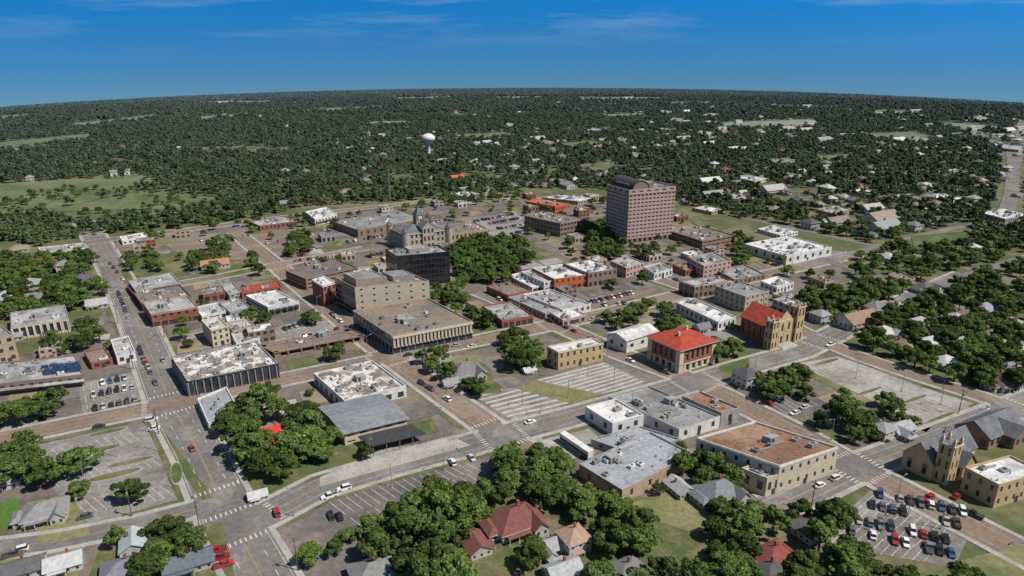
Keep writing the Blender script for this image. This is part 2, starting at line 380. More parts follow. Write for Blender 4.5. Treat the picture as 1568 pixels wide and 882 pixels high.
for k,(nm,q,w,mt,ln) in enumerate(RW):
    z=rz+k*.003; Q=resample(q,3.0); N_=normals(Q)
    v=[];f=[]
    for i,(p,n) in enumerate(zip(Q,N_)):
        v+=[(p.x+n.x*w/2,p.y+n.y*w/2,z),(p.x-n.x*w/2,p.y-n.y*w/2,z)]
        if i: f.append((2*i-2,2*i-1,2*i+1,2*i))
    link('street',mkmesh('street',v,f,[mt]))
    if nm[0]!='R':
        v=[];f=[];gv=[];gf_=[]
        for sd in (1,-1):
            for i in range(len(Q)-1):
                mid=(Q[i]+Q[i+1])/2+N_[i]*sd*(w/2+1)
                if onroad(mid.x,mid.y,.3,nm): continue
                b=len(v)
                for p,n in ((Q[i],N_[i]),(Q[i+1],N_[i+1])):
                    a=p+n*sd*(w/2+.003); c=p+n*sd*(w/2+1.9)
                    v+=[(a.x,a.y,0),(a.x,a.y,z+.12),(c.x,c.y,z+.12),(c.x,c.y,0)]
                for j in range(3): f.append((b+j,b+j+1,b+5+j,b+4+j))
                pr=mn.noise(Vector((mid.x*.02,mid.y*.02,k+sd)))
                if pr>(-.1 if nm in('A1','B3','A4','B7','B1') else .12):
                    b=len(gv)
                    for p,n in ((Q[i],N_[i]),(Q[i+1],N_[i+1])):
                        a=p+n*sd*(w/2+1.95); c=p+n*sd*(w/2+3.6+pr*3); gv+=[(a.x,a.y,z+.02),(c.x,c.y,z+.02)]
                    gf_.append((b,b+1,b+3,b+2))
        link('sidewalk',mkmesh('sidewalk',v,f,['concrete']))
        link('grass_verge',mkmesh('grass_verge',gv,gf_,['grass']))
    v=[];f=[];mi=[]; zz=.145
    def strip(i0,off,wd,m):
        a,b=Q[i0],Q[i0+1]; na_,nb_=N_[i0],N_[i0+1]; o=len(v)
        for p,n in ((a,na_),(b,nb_)):
            for s_ in (-wd/2,wd/2): c=p+n*(off+s_); v.append((c.x,c.y,zz))
        f.append((o,o+1,o+3,o+2)); mi.append(m)
    for i in range(len(Q)-1):
        mid=(Q[i]+Q[i+1])/2
        if onroad(mid.x,mid.y,1.5,nm): continue
        if nm[0]=='R':
            if i%4==0: strip(i,0,.12,1)
            continue
        strip(i,.16,.11,1); strip(i,-.16,.11,1)
        if ln==4:
            if i%3==0: strip(i,4,.16,0); strip(i,-4,.16,0)
            strip(i,w/2-.7,.14,0); strip(i,-w/2+.7,.14,0)
        elif w>=12:
            strip(i,w/2-2.4,.1,0); strip(i,-w/2+2.4,.1,0)
        nx=mid+(Q[i+1]-Q[i]); pv=mid-(Q[i+1]-Q[i])
        if (onroad(nx.x,nx.y,1.5,nm) or onroad(pv.x,pv.y,1.5,nm)) and w>=12:
            t=(Q[i+1]-Q[i]).normalized()
            for u in np.arange(-w/2+.8,w/2-.5,1.5):
                o=len(v)
                for (al,ac) in ((-1,0),(1,0),(1,.35),(-1,.35)):
                    c=mid+t*al+N_[i]*(u+ac); v.append((c.x,c.y,zz+.006))
                f.append((o,o+1,o+2,o+3)); mi.append(0)
    link('road_markings',mkmesh('road_markings',v,f,['paint_w','paint_y'],mi))
# ------------------------------------------------------------------ lots
def lotrows(name,px,mat,n=3,stripe=True,sw=.14,step=2.8,mat2='paint_w',full=False,ln=5,skew=0):
    sheet(name,px,mat)
    z=LZ[0]+.006; a,b,c,d=[P(*q).to_2d() for q in px[:4]]
    v=[];f=[]
    if full:   # long pale bands running the depth of the lot
        L=(b-a).length; k=int(L/step)
        for i in range(k):
            t0=(i+.3)/k; t1=t0+sw/L; o=len(v)
            for t,s_ in ((t0,.03),(t1,.03),(t1,.97),(t0,.97)):
                q=a.lerp(b,t).lerp(d.lerp(c,t),s_); v.append((q.x,q.y,z))
            f.append((o,o+1,o+2,o+3))
        link('parking_stripes',mkmesh('parking_stripes',v,f,[mat2])); return
    for r in range(n):
        t=(r+.5)/n; s0=a.lerp(d,t); s1=b.lerp(c,t); dr=(s1-s0); L=dr.length; dr/=L; cr=((d-a).normalized()+dr*skew).normalized()
        k=int((L-4)/step)
        for i in range(k):
            p=s0+dr*(2+i*step); o=len(v)
            for al,ac in ((-sw/2,-ln),(sw/2,-ln),(sw/2,ln),(-sw/2,ln)):
                q=p+dr*al+cr*ac; v.append((q.x,q.y,z))
            f.append((o,o+1,o+2,o+3))
    link('parking_stripes',mkmesh('parking_stripes',v,f,[mat2]))
lotrows('parking_lot',[(18,690),(222,645),(318,768),(135,800)],'lotlight',3)
lotrows('parking_lot',[(490,768),(735,694),(765,735),(560,822)],'lot',2)
sheet('parking_lot',[(400,800),(490,768),(575,818),(540,900),(430,900)],'lot')
lotrows('parking_lot',[(795,652),(722,606),(800,585),(905,628)],'lotlight',full=True,step=3.4,sw=1.3,mat2='band')
lotrows('parking_lot',[(925,606),(815,582),(925,554),(990,585)],'lotlight',full=True,step=3.4,sw=1.3,mat2='band')
lotrows('parking_lot',[(1215,558),(1282,546),(1510,622),(1418,654)],'lotwhite',3,ln=4)
lotrows('parking_lot',[(1332,752),(1498,788),(1462,868),(1240,832)],'lotlight',4,ln=4.5)
lotrows('parking_lot',[(1160,618),(1240,595),(1320,650),(1240,668)],'lot',2)
lotrows('parking_lot',[(118,588),(210,568),(228,612),(128,640)],'lotlight',3,ln=4)
lotrows('parking_lot',[(395,508),(500,480),(540,505),(425,536)],'lotlight',2,ln=4)
sheet('parking_lot',[(800,672),(862,655),(915,695),(850,715)],'lotwhite')
lotrows('parking_lot',[(870,470),(940,450),(1010,440),(960,470)],'asphalt',2)
lotrows('parking_lot',[(250,372),(430,352),(450,380),(290,402)],'asphalt',3)
lotrows('parking_lot',[(690,345),(790,325),(835,350),(745,368)],'lotlight',3)
sheet('parking_lot',[(1230,505),(1300,520),(1240,530),(1215,520)],'lotlight')
for q,mt in [([(960,772),(1040,748),(1098,795),(1045,835),(985,805)],'drygrass'),([(-20,772),(25,762),(38,800),(-20,820)],'lawn'),
  ([(745,845),(800,838),(830,870),(740,885)],'lawn'),([(225,648),(240,645),(330,765),(312,770)],'grass'),
  ([(1418,655),(1510,622),(1522,627),(1425,664)],'lawn'),([(1205,560),(1216,556),(1425,655),(1418,662)],'drygrass'),
  ([(780,592),(800,580),(925,604),(905,626)],'drygrass'),([(490,700),(700,672),(720,682),(490,745)],'concrete'),
  ([(330,690),(470,640),(580,690),(480,735),(390,760)],'grass'),([(560,812),(700,752),(780,735),(960,780),(1100,830),(1240,830),(1400,925),(540,925)],'grass'),
  ([(690,370),(800,360),(850,390),(700,440)],'grass'),([(680,568),(740,555),(770,600),(725,605)],'grass'),([(300,402),(390,395),(395,420),(300,425)],'grass'),
  ([(1285,470),(1345,455),(1340,500),(1300,500)],'lawn'),([(1395,360),(1480,352),(1490,378),(1400,382)],'drygrass'),([(1200,640),(1300,690),(1310,680),(1240,640)],'grass'),
  ([(40,770),(110,755),(140,820),(60,830)],'drygrass'),([(150,845),(340,800),(370,925),(120,925)],'grass'),([(-60,860),(120,840),(120,925),(-60,925)],'drygrass'),
  ([(1500,850),(1640,820),(1640,925),(1420,925),(1400,880)],'drygrass'),([(180,395),(280,385),(290,420),(190,435)],'grass'),([(890,350),(935,340),(940,395),(900,400)],'grass'),([(720,470),(760,465),(775,505),(735,515)],'grass'),
  ([(925,490),(1000,450),(1010,468),(960,500)],'grass'),([(1090,530),(1140,525),(1150,565),(1110,590)],'grass'),([(760,515),(800,505),(838,545),(835,575),(775,570)],'grass'),([(1120,360),(1160,368),(1150,405),(1120,405)],'grass')]:
    sheet('lawn' if mt!='concrete' else 'concrete_apron',q,mt)
for (cx,cy,a,b) in [(175,728,9,2.2),(200,708,8,1.8),(150,690,8,2),(165,662,7,1.8),(270,725,2,8),(1330,600,9,1),(1400,612,9,1),(1440,640,10,1),(1265,555,9,1.5)]:
    o=P(cx,cy); b_=Bld((o.x,o.y,0)); n=14
    pts=[(a*math.cos(i*2*math.pi/n),b*math.sin(i*2*math.pi/n)) for i in range(n)]
    b_.hexa('kerb','concrete',[(x,y,0) for x,y in pts],[(x,y,.3) for x,y in pts])
    b_.poly('grass','grass',[(x*.93,y*.85,.32) for x,y in pts]); b_.finish('planting_island')
def drape(name,px,mat,nx=16,ny=8,off=.4):
    c=[G(*q) for q in px]; v=[];f=[]
    for j in range(ny+1):
        for i in range(nx+1):
            s,t=i/nx,j/ny; p=(c[0].lerp(c[1],s)).lerp(c[3].lerp(c[2],s),t); v.append((p.x,p.y,terr(p.x,p.y)+off))
            if i<nx and j<ny: k=j*(nx+1)+i; f.append((k,k+1,k+nx+2,k+nx+1))
    link(name,mkmesh(name,v,f,[mat])); return [(p.x,p.y) for p in c]
CLEAR=[]; BUSHY=[]
for q in [[(-30,284),(225,266),(245,285),(-30,345)],[(60,325),(225,292),(330,300),(330,318),(120,345)]]:
    c=drape('meadow',q,'field'); CLEAR.append(c); BUSHY.append(c)
for q in [[(-30,221),(135,206),(148,215),(-30,236)],[(95,191),(240,176),(247,182),(120,197)],[(1110,188),(1245,183),(1258,196),(1100,199)],[(1320,206),(1400,202),(1458,219),(1340,217)],
  [(755,149),(825,148),(840,153),(760,154)],[(290,156),(415,154),(415,161),(310,162)],[(690,207),(780,204),(790,212),(700,214)],[(880,150),(1010,149),(1015,155),(890,156)],
  [(1395,362),(1480,354),(1490,378),(1400,382)],[(1020,157),(1090,156),(1095,162),(1030,163)],[(1180,162),(1290,163),(1290,169),(1170,168)],[(-20,179),(50,175),(50,182),(-20,188)],
  [(1240,242),(1295,236),(1320,246),(1260,250)],[(480,167),(580,163),(590,168),(485,174)],[(1340,169),(1410,171),(1410,178),(1335,176)],
  [(560,188),(625,186),(632,192),(570,195)],[(600,150),(690,148),(695,153),(610,155)],[(850,222),(915,216),(925,224),(862,229)],[(1450,188),(1530,194),(1525,203),(1440,196)],[(300,180),(380,174),(388,180),(310,187)],[(920,176),(985,174),(990,180),(925,182)],[(380,232),(440,227),(446,234),(386,239)],[(1010,222),(1060,220),(1070,228),(1015,230)]]:
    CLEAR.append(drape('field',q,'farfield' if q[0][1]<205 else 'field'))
ROADFAR=[[(1535,345),(1548,300),(1551,262),(1548,235),(1500,205),(1440,190)],[(1551,262),(1560,230),(1562,205),(1568,190),(1600,182)]]
RF=[]
for rp in ROADFAR:
    q=[G(*p) for p in rp]; Q=resample([p.to_2d() for p in q],25); N_=normals(Q); v=[];f=[]
    for i,(p,n) in enumerate(zip(Q,N_)):
        w=13
        for s_ in (1,-1): c=p+n*s_*w/2; v.append((c.x,c.y,terr(c.x,c.y)+.6))
        if i: f.append((2*i-2,2*i-1,2*i+1,2*i))
    link('highway',mkmesh('highway',v,f,['asphalt2'])); RF.append(Q)
# ------------------------------------------------------------------ buildings
fb=flatb
def ribs(b,l1,l2,H,mat='white',step=3,d=.35,z0=0):
    for a in np.arange(0,l1+.1,step): b.box('columns',mat,a-.2,a+.2,-d,-.004,z0,H-.9)
    for c in np.arange(0,l2+.1,step): b.box('columns',mat,-d,-.004,c-.2,c+.2,z0,H-.9)
# office tower
b,l1,l2,H=fromcorners((930,282),(964,291),(1035,285),374)
fl=12
b.walls4(0,l1,0,l2,4,H-3.5,fl,'pink',bay=3.4,fw=.72,fh=.4,dep=.5)
b.walls4(0,l1,0,l2,0,4,1,'brown',bay=4.5,fw=.6,fh=.7,dep=.8)
b.walls4(0,l1,0,l2,H-3.5,H,1,'pink',bay=6.8,fw=.5,fh=.35,dep=.6)
b.flat(0,l1,0,l2,H,'r_gray','pink',1.0)
b.band(0,l1,0,l2,H-3.6,H-3.2,'pink',.3)
b.walls4(l1*.08,l1*.62,l2*.2,l2*.8,H-1,H+3.2,1,'brown',bay=0)
b.poly('roof','r_gray',[(l1*.08,l2*.2,H+3.2),(l1*.62,l2*.2,H+3.2),(l1*.62,l2*.8,H+3.2),(l1*.08,l2*.8,H+3.2)])
n=10; ra=l1*.17
def vault(b,ca,ra,hr,z,d0,d1,mat):
    pr=lambda r,t:(ca+r*math.cos(t),z+r*hr*math.sin(t))
    for i in range(n):
        t0,t1=math.pi*i/n,math.pi*(i+1)/n
        q=[pr(ra,t0),pr(ra,t1),pr(ra+.6,t1),pr(ra+.6,t0)]
        b.hexa('barrel_vault',mat,[(x,d0,zz) for x,zz in q],[(x,d1,zz) for x,zz in q])
    b.poly('barrel_vault','brown',[(pr(ra,math.pi*i/n)[0],d0+.3,pr(ra,math.pi*i/n)[1]) for i in range(n+1)])
vault(b,l1*.25,ra,.9,H-.4,.2,l2-.2,'dark')
b.units(l1*.65,l1,0,l2,H-1,4)
for zz in (l2*.3,l2*.6): b.cyl('antenna','metal',l1*.3,zz,H+3,H+9,.12,.05,6)
b.finish('office_tower')
fb('parking_garage',(1012,349),(1076,369),(1125,360),381,'brown','r_brown',2,bay=5,fw=.85,fh=.35,dep=1.2)
fb('office_building',(803,330),(858,342),(898,335),363,'brown','r_brown',3,bay=3.5,fw=.7,fh=.45,dep=.4)
fb('commercial_building',(805,308),(850,316),(872,311),326,'orange','r_orange',1)
fb('commercial_building',(830,302),(885,308),(915,303),314,'tan','r_white',1)
# black glass
b,l1,l2,H=fromcorners((590,381),(607,392),(688,385),441)
b.walls4(0,l1,0,l2,0,H,6,'dark',bay=2.4,fw=.93,fh=.9,dep=.05,gl='blackglass')
b.flat(0,l1,0,l2,H,'r_gray','dark',.8); b.units(0,l1,0,l2,H-.8,9); b.walls4(l1*.3,l1*.7,l2*.3,l2*.7,H-.8,H+2,1,'gray',bay=0)
b.poly('roof','r_lgray',[(l1*.3,l2*.3,H+2),(l1*.7,l2*.3,H+2),(l1*.7,l2*.7,H+2),(l1*.3,l2*.7,H+2)]); b.finish('black_glass_office_building')
# bank tall part
b,l1,l2,H=fromcorners((512,424),(543,440),(657,430),487)
b.facade((0,0),(l1,0),0,H,5,6,.2,.32,.4,'cream'); b.facade((l1,0),(l1,l2),0,H,5,4,.3,.4,.3,'cream'); b.facade((l1,l2),(0,l2),0,H,5,6,.3,.4,.3,'cream')
b.facade((0,l2),(0,0),0,H,6,7,.95,.86,.08,'bluegray','blackglass')
b.flat(0,l1,0,l2,H,'r_brown','tan',.9); b.walls4(l1*.05,l1*.45,l2*.1,l2*.7,H-.9,H+4,1,'tan',bay=0); b.flat(l1*.05,l1*.45,l2*.1,l2*.7,H+4.01,'r_gray','tan',.5)
b.walls4(l1*.6,l1*.9,l2*.3,l2*.8,H-.9,H+2.2,1,'gray',bay=0); b.flat(l1*.6,l1*.9,l2*.3,l2*.8,H+2.21,'r_gray','gray',.4)
b.units(0,l1,0,l2,H-.9,14); b.finish('bank_office_building')
def tp(b,l1,l2,H):
    for a in np.arange(.6,l1,1.9): b.box('fins','cream',a-.5,a+.5,-1.0,-.6,H*.42,H-1.5)
    b.box('fins','cream',0,l1,-1.3,-.59,H-1.5,H-.5); b.box('fins','cream',0,l1,-.58,-.01,H*.36,H*.42)
    b.walls4(l1*.3,l1*.45,l2*.3,l2*.5,H-.7,H+1.5,1,'gray',bay=0); b.poly('roof','r_gray',[(l1*.3,l2*.3,H+1.5),(l1*.45,l2*.3,H+1.5),(l1*.45,l2*.5,H+1.5),(l1*.3,l2*.5,H+1.5)])
fb('bank_building',(540,475),(600,514),(723,491),544,'bluegray','r_brown',2,bay=3.8,fw=.9,fh=.8,cap='tan',extra=tp,dens=160,cornice='tan')
fb('parking_garage',(437,414),(468,427),(548,409),445,'brown','lot',3,bay=5,fw=.88,fh=.4,dep=1.5,dens=400)
fb('brick_building',(477,428),(494,438),(514,432),470,'brick','r_white',3,cap='white',cornice='white',fw=.4,fh=.55)
fb('brick_building',(365,440),(370,448),(431,437),459,'brick','r_red',1,cap='brick')
fb('storefront_building',(376,452),(410,470),(458,461),484,'white','r_white',1,gf=(.75,.6),awn='dark',cap='white')
fb('storefront_building',(335,463),(352,478),(384,470),490,'bluegray','r_lgray',1,gf=(.6,.6))
fb('storefront_building',(338,437),(351,452),(369,446),463,'gray','r_lgray',2)
fb('hotel_building',(308,490),(323,506),(350,499),533,'cream','r_white',3,bay=2.6,fw=.4,fh=.6,cornice='tan')
fb('commercial_building',(345,494),(356,506),(391,499),520,'tan','r_lgray',1)
fb('commercial_building',(354,510),(362,526),(398,518),536,'white','r_white',1)
b,l1,l2,H=fb('bank_building',(262,546),(287,584),(426,556),608,'dark','r_patch',1,bay=3,fw=.85,fh=.8,cap='gray',dens=60,extra=lambda b,l1,l2,H:ribs(b,l1,l2,H,'gray',3.0,.5))
fb('drive_through_canopy',(395,528),(420,540),(560,513),549,'brown','r_brown',1,bay=6,fw=.9,fh=.7,dep=3,dens=500)
fb('brick_building',(218,462),(231,481),(303,470),502,'brick','r_lgray',2,gf=(.75,.65),cornice='tan',fw=.35,cap='tan')
fb('storefront_building',(196,430),(208,446),(276,432),459,'gray','r_lgray',1,gf=(.7,.6),awn='maroon')
fb('storefront_building',(203,447),(217,466),(292,453),478,'maroon','r_brown',1,gf=(.7,.6))
fb('storefront_building',(298,470),(309,484),(346,476),494,'white','r_white',1,gf=(.6,.6))
fb('office_building',(16,478),(17,501),(105,488),522,'cream','r_lgray',1,bay=3,fw=.7,fh=.7,cap='gray',extra=lambda b,l1,l2,H:ribs(b,l1,l2,H,'white',3,.5))
fb('office_building',(-30,505),(-12,520),(20,512),562,'tan','r_gray',3)
def solar(b,l1,l2,H):
    for i in range(5):
        for j in range(3):
            a=l1*.55+i*3.1; c=l2*.2+j*3.6
            b.hexa('solar_panels','solar',[(a,c,H-.3),(a+2.8,c,H-.3),(a+2.8,c+3,H+.4),(a,c+3,H+.4)],[(a,c,H-.22),(a+2.8,c,H-.22),(a+2.8,c+3,H+.48),(a,c+3,H+.48)])
    b.box('awning','r_lgray',-1,l1,-3,-.01,2.8,3.0)
fb('commercial_building',(-10,556),(-6,588),(127,573),606,'brown','r_lgray',1,extra=solar)
fb('white_building',(169,520),(178,545),(207,538),560,'white','r_lgray',1)
fb('commercial_building',(128,538),(139,556),(172,549),567,'brick','r_brown',1)
fb('school_building',(58,379),(64,387),(135,379),399,'white','r_lgray',2)
fb('white_building',(183,362),(187,369),(226,362),376,'white','r_white',1)
fb('brick_building',(380,338),(398,346),(455,338),354,'brick','r_lgray',1)
fb('white_building',(467,324),(482,335),(516,327),346,'white','r_white',1,awn='brick')
fb('convention_center',(507,338),(548,352),(655,334),364,'brown','r_gray',1,bay=6,fw=.3,dens=220)
fb('office_building',(668,346),(690,358),(747,350),371,'tan','r_brown',1)
fb('storefront_building',(778,421),(815,440),(833,436),448,'white','r_white',1,gf=(.7,.6))
fb('storefront_building',(798,416),(833,432),(848,429),447,'white','r_lgray',2,gf=(.7,.6))
fb('brick_building',(815,410),(849,427),(900,420),446,'orange','r_white',2,gf=(.7,.6),cap='white',fw=.3)
fb('brick_building',(862,403),(901,418),(945,411),440,'brown','r_white',2,gf=(.6,.6))
fb('storefront_building',(745,438),(778,452),(814,444),463,'brick','r_brown',1,gf=(.6,.6))
fb('commercial_building',(778,455),(835,480),(858,474),490,'gray','r_gray',1)
fb('commercial_building',(800,450),(862,474),(905,465),486,'white','r_lgray',1)
fb('storefront_building',(838,476),(862,490),(897,482),500,'pink','r_white',1,gf=(.6,.6))
fb('brick_building',(738,468),(769,491),(817,483),504,'brick','r_gray',1,gf=(.7,.6))
fb('brick_building',(935,399),(959,410),(986,402),426,'pink','r_lgray',2)
fb('storefront_building',(985,408),(1002,418),(1030,411),430,'white','r_gray',1)
fb('office_building',(1053,393),(1078,407),(1120,399),428,'pink','r_gray',3,bay=4)
fb('commercial_building',(1030,404),(1050,414),(1080,408),424,'brick','r_brown',1)
fb('commercial_building',(1095,412),(1125,428),(1172,420),437,'brown','r_gray',1)
fb('brick_building',(1040,430),(1064,438),(1120,429),457,'brown','r_lgray',2,gf=(.6,.7),fw=.4,cornice='cream')
fb('theater_building',(1095,437),(1142,454),(1178,445),479,'stone','r_gray',3,fw=.3)
fb('storefront_building',(1165,430),(1190,440),(1216,432),452,'white','r_white',1)
fb('white_building',(1140,373),(1205,392),(1274,378),406,'white','r_white',1,bay=8,fw=.3)
fb('long_commercial_building',(1036,463),(1100,493),(1127,485),508,'white','r_white',1)
fb('yellow_brick_building',(838,530),(855,539),(924,525),567,'gold','r_white',2,bay=3.3,fw=.35,fh=.45,cap='cream',cornice='cream')
fb('warehouse',(896,622),(938,648),(986,635),668,'white','r_white',1,bay=8,fw=.25)
fb('warehouse',(932,607),(1040,657),(1103,637),676,'white','r_gray',1,bay=7,fw=.25,cap='gray')
fb('warehouse',(1045,606),(1105,632),(1133,624),655,'gray','r_rust',1,bay=7,fw=.2)
fb('metal_warehouse',(905,672),(968,694),(1043,672),705,'gray','r_metal',1,bay=9,fw=.2,cap='r_metal')
fb('metal_warehouse',(887,710),(953,750),(1062,694),772,'tan','r_metal',1,bay=9,fw=.15,cap='r_metal')
fb('furniture_store',(1067,670),(1194,713),(1284,684),757,'cream','r_rust',2,bay=4,fw=.3,fh=.35,cornice='white',cap='white',dens=140)
fb('storefront_building',(1135,716),(1175,732),(1196,725),762,'cream','r_white',1)
fb('commercial_building',(480,571),(527,613),(622,590),631,'white','r_patch',1,bay=5,gf=(.5,.5),cap='white')
fb('commercial_building',(302,610),(319,648),(366,627),662,'white','r_metal',1,cap='white')
fb('commercial_building',(1478,715),(1530,742),(1600,722),782,'gold','r_white',2,fw=.3)
fb('commercial_building',(-60,470),(-45,490),(-5,480),505,'tan','r_gray',1)
for L,N,R,yb,w_,r_ in [((1160,350),(1195,360),(1222,354),366,'white','r_white'),((1175,245),(1200,251),(1232,247),255,'gray','r_lgray'),((1420,300),(1460,308),(1480,303),314,'white','r_white'),
   ((1500,325),(1540,335),(1580,328),343,'gray','r_white'),((1060,318),(1090,324),(1110,320),329,'tan','r_white'),((1250,320),(1280,328),(1310,322),333,'tan','r_lgray'),((1100,300),(1130,306),(1155,302),312,'pink','r_lgray'),
   ((690,296),(720,302),(745,298),307,'white','r_white'),((1300,292),(1330,298),(1350,294),303,'white','r_white'),((1350,300),(1390,306),(1420,302),311,'gray','r_lgray'),((1360,420),(1385,432),(1402,426),436,'tan','r_brown'),
   ((1130,272),(1155,277),(1175,273),282,'white','r_white'),((1190,268),(1212,273),(1232,269),278,'tan','r_lgray'),((1440,262),(1462,267),(1485,263),272,'white','r_white'),((1395,282),(1415,287),(1440,283),292,'gray','r_white')]:
    fb('commercial_building',L,N,R,yb,w_,r_,1)
b,l1,l2,H=fromcorners((490,624),(527,664),(623,641),683)
b.walls4(0,l1,0,l2,0,H,2,'cream',bay=5,fw=.6,fh=.3); b.gable(0,l1,0,l2,H,1.3,'a',.8,'r_metalg','cream'); b.finish('metal_roof_store')
b,l1,l2,H=fromcorners((548,668),(570,683),(652,663),697)
for a in np.arange(.5,l1,5):
    for c in (.5,l2-.5): b.cyl('posts','metal',a,c,0,H-.3,.12,n=6)
b.box('canopy_roof','dark',0,l1,0,l2,H-.4,H); b.finish('parking_canopy')
b,l1,l2,H=fromcorners((930,511),(960,522),(1008,507),541)
b.walls4(0,l1,0,l2,0,H,1,'white',bay=7,fw=.3,fh=.3); b.gable(0,l1,0,l2,H,2.2,'a',.5,'r_white','white'); b.finish('metal_warehouse')
# museum with red hip roof
b,l1,l2,H=fromcorners((994,515),(1042,536),(1096,521),573)
b.walls4(0,l1,0,l2,4.2,H,1,'brick',bay=3,fw=.45,fh=.6,dep=.5)
b.walls4(0,l1,0,l2,0,4.2,1,'cream',bay=3.6,fw=.6,fh=.75,dep=1.0); b.band(0,l1,0,l2,3.9,4.4,'cream',.3); b.band(0,l1,0,l2,H-1,H-.4,'cream',.3)
for (a0,a1,b0,b1) in ((-.3,2.2,-.3,2.2),(l1-2.2,l1+.3,-.3,2.2),(-.3,2.2,l2-2.2,l2+.3)): b.box('quoins','cream',a0,a1,b0,b1,0,H-.5)
b.hip(0,l1,0,l2,H,3.6,'r_red',1.2)
for q in ((.3,.4),(.7,.6)): b.box('chimney','cream',l1*q[0],l1*q[0]+1,l2*q[1],l2*q[1]+1,H,H+4.5)
b.finish('museum_with_red_tile_roof')
# church with two towers
b,l1,l2,H=fromcorners((1133,488),(1183,510),(1222,498),535)
H=10
b.walls4(1,l1-1,2,l2,0,H,1,'brick',bay=4,fw=.35,fh=.6,dep=.4); b.gable(1,l1-1,2,l2,H,6,'b',.6,'r_red','gold')
b.facade((0,0),(l1,0),0,H+3,2,4,.3,.6,.4,'gold'); b.poly('walls','gold',[(0,2,0),(l1,2,0),(l1,2,H+3),(0,2,H+3)])
b.poly('walls','gold',[(l1*.2,.6,H+3),(l1*.8,.6,H+3),(l1*.5,.6,H+8)]); b.hexa('walls','gold',[(0,.02,H+2.9),(l1,.02,H+2.9),(l1,1.98,H+2.9),(0,1.98,H+2.9)],[(0,.02,H+3.2),(l1,.02,H+3.2),(l1,1.98,H+3.2),(0,1.98,H+3.2)])
for a0,hh,sz in ((-2,15,4.6),(l1-3.2,19,5.4)):
    b.walls4(a0,a0+sz,-1.5,-1.5+sz,0,hh,3,'gold',bay=sz/2,fw=.4,fh=.6,dep=.4)
    b.band(a0,a0+sz,-1.5,-1.5+sz,hh-.5,hh,'cream',.35); b.poly('roof','r_brown',[(a0,-1.5,hh-.2),(a0+sz,-1.5,hh-.2),(a0+sz,-1.5+sz,hh-.2),(a0,-1.5+sz,hh-.2)])
    for x in (a0,a0+sz-.9):
        for y in (-1.5,-1.5+sz-.9): b.box('pinnacles','gold',x,x+.9,y,y+.9,hh,hh+1.3)
b.hexa('steps','concrete',[(l1*.2,-5,0),(l1*.8,-5,0),(l1*.8,-.01,0),(l1*.2,-.01,0)],[(l1*.25,-3,1),(l1*.75,-3,1),(l1*.75,-.01,1),(l1*.25,-.01,1)])
b.finish('church')
# gothic church
o=P(1424,736); b=Bld((o.x,o.y,0),V1,U1); l1,l2=24,10; H=6.5; addfoot(b,0,l1,0,l2)
b.walls4(0,l1,0,l2,0,H,1,'gold',bay=4,fw=.3,fh=.6,dep=.4); b.gable(0,l1,0,l2,H,6,'a',.5,'r_slate','gold')
b.walls4(8,15,-5,0,0,H-1,1,'gold',bay=3,fw=.3,fh=.6); b.gable(8,15,-5,3,H-1,4,'b',.4,'r_slate','gold')
tx,ty,sz,hh=1.0,-4.4,4.6,15
b.walls4(tx,tx+sz,ty,ty+sz,0,hh,3,'gold',bay=2.3,fw=.35,fh=.6,dep=.4); b.band(tx,tx+sz,ty,ty+sz,hh-.6,hh,'cream',.3)
for x in (tx,tx+sz-.9):
    for y in (ty,ty+sz-.9): b.box('pinnacles','gold',x,x+.9,y,y+.9,hh,hh+1.5); b.hexa('pinnacles','cream',[(x,y,hh+1.5),(x+.9,y,hh+1.5),(x+.9,y+.9,hh+1.5),(x,y+.9,hh+1.5)],[(x+.4,y+.4,hh+3.0),(x+.5,y+.4,hh+3.0),(x+.5,y+.5,hh+3.0),(x+.4,y+.5,hh+3.0)])
b.poly('roof','r_slate',[(tx,ty,hh-.1),(tx+sz,ty,hh-.1),(tx+sz,ty+sz,hh-.1),(tx,ty+sz,hh-.1)])
for c in np.arange(6.5,l1,3): b.box('buttresses','cream',c-.3,c+.3,-.9,-.01,0,5)
b.finish('gothic_church')
o=P(1512,690); b=Bld((o.x,o.y,0),V1,U1); addfoot(b,0,22,0,12); b.walls4(0,22,0,12,0,5,1,'brown',bay=4); b.gable(0,22,0,12,5,4.5,'a',.5,'r_slate','brown'); b.gable(8,16,-4,6,5,3.5,'b',.5,'r_slate','brown'); b.walls4(8,16,-4,0,0,5,1,'brown',bay=4); b.finish('parish_hall')
# courthouse
o=P(622,386); b=Bld((o.x,o.y,0),V1,U1); l1,l2=34,26; H=13; addfoot(b,0,l1,0,l2)
b.walls4(0,l1,0,l2,0,H,3,'stone',bay=3.4,fw=.45,fh=.6,dep=.4); b.band(0,l1,0,l2,H-.6,H,'cream',.4); b.hip(1,l1-1,1,l2-1,H+.3,4.5,'r_slate',.2)
for x,y in ((0,0),(l1,0),(0,l2),(l1,l2)):
    b.cyl('turrets','stone',x,y,0,H+2,2.4,n=10); b.cyl('turrets','r_slate',x,y,H+2,H+6,2.7,.1,10)
for x0 in (l1*.38,): b.walls4(x0,x0+9,-1.2,5,0,H+4,3,'stone',bay=3,fw=.5,fh=.6); b.gable(x0,x0+9,-1.2,8,H+4,4,'b',.2,'r_slate','stone')
cx,cy=l1*.5,l2*.5; b.walls4(cx-3,cx+3,cy-3,cy+3,H,H+11,2,'stone',bay=2,fw=.45,fh=.6)
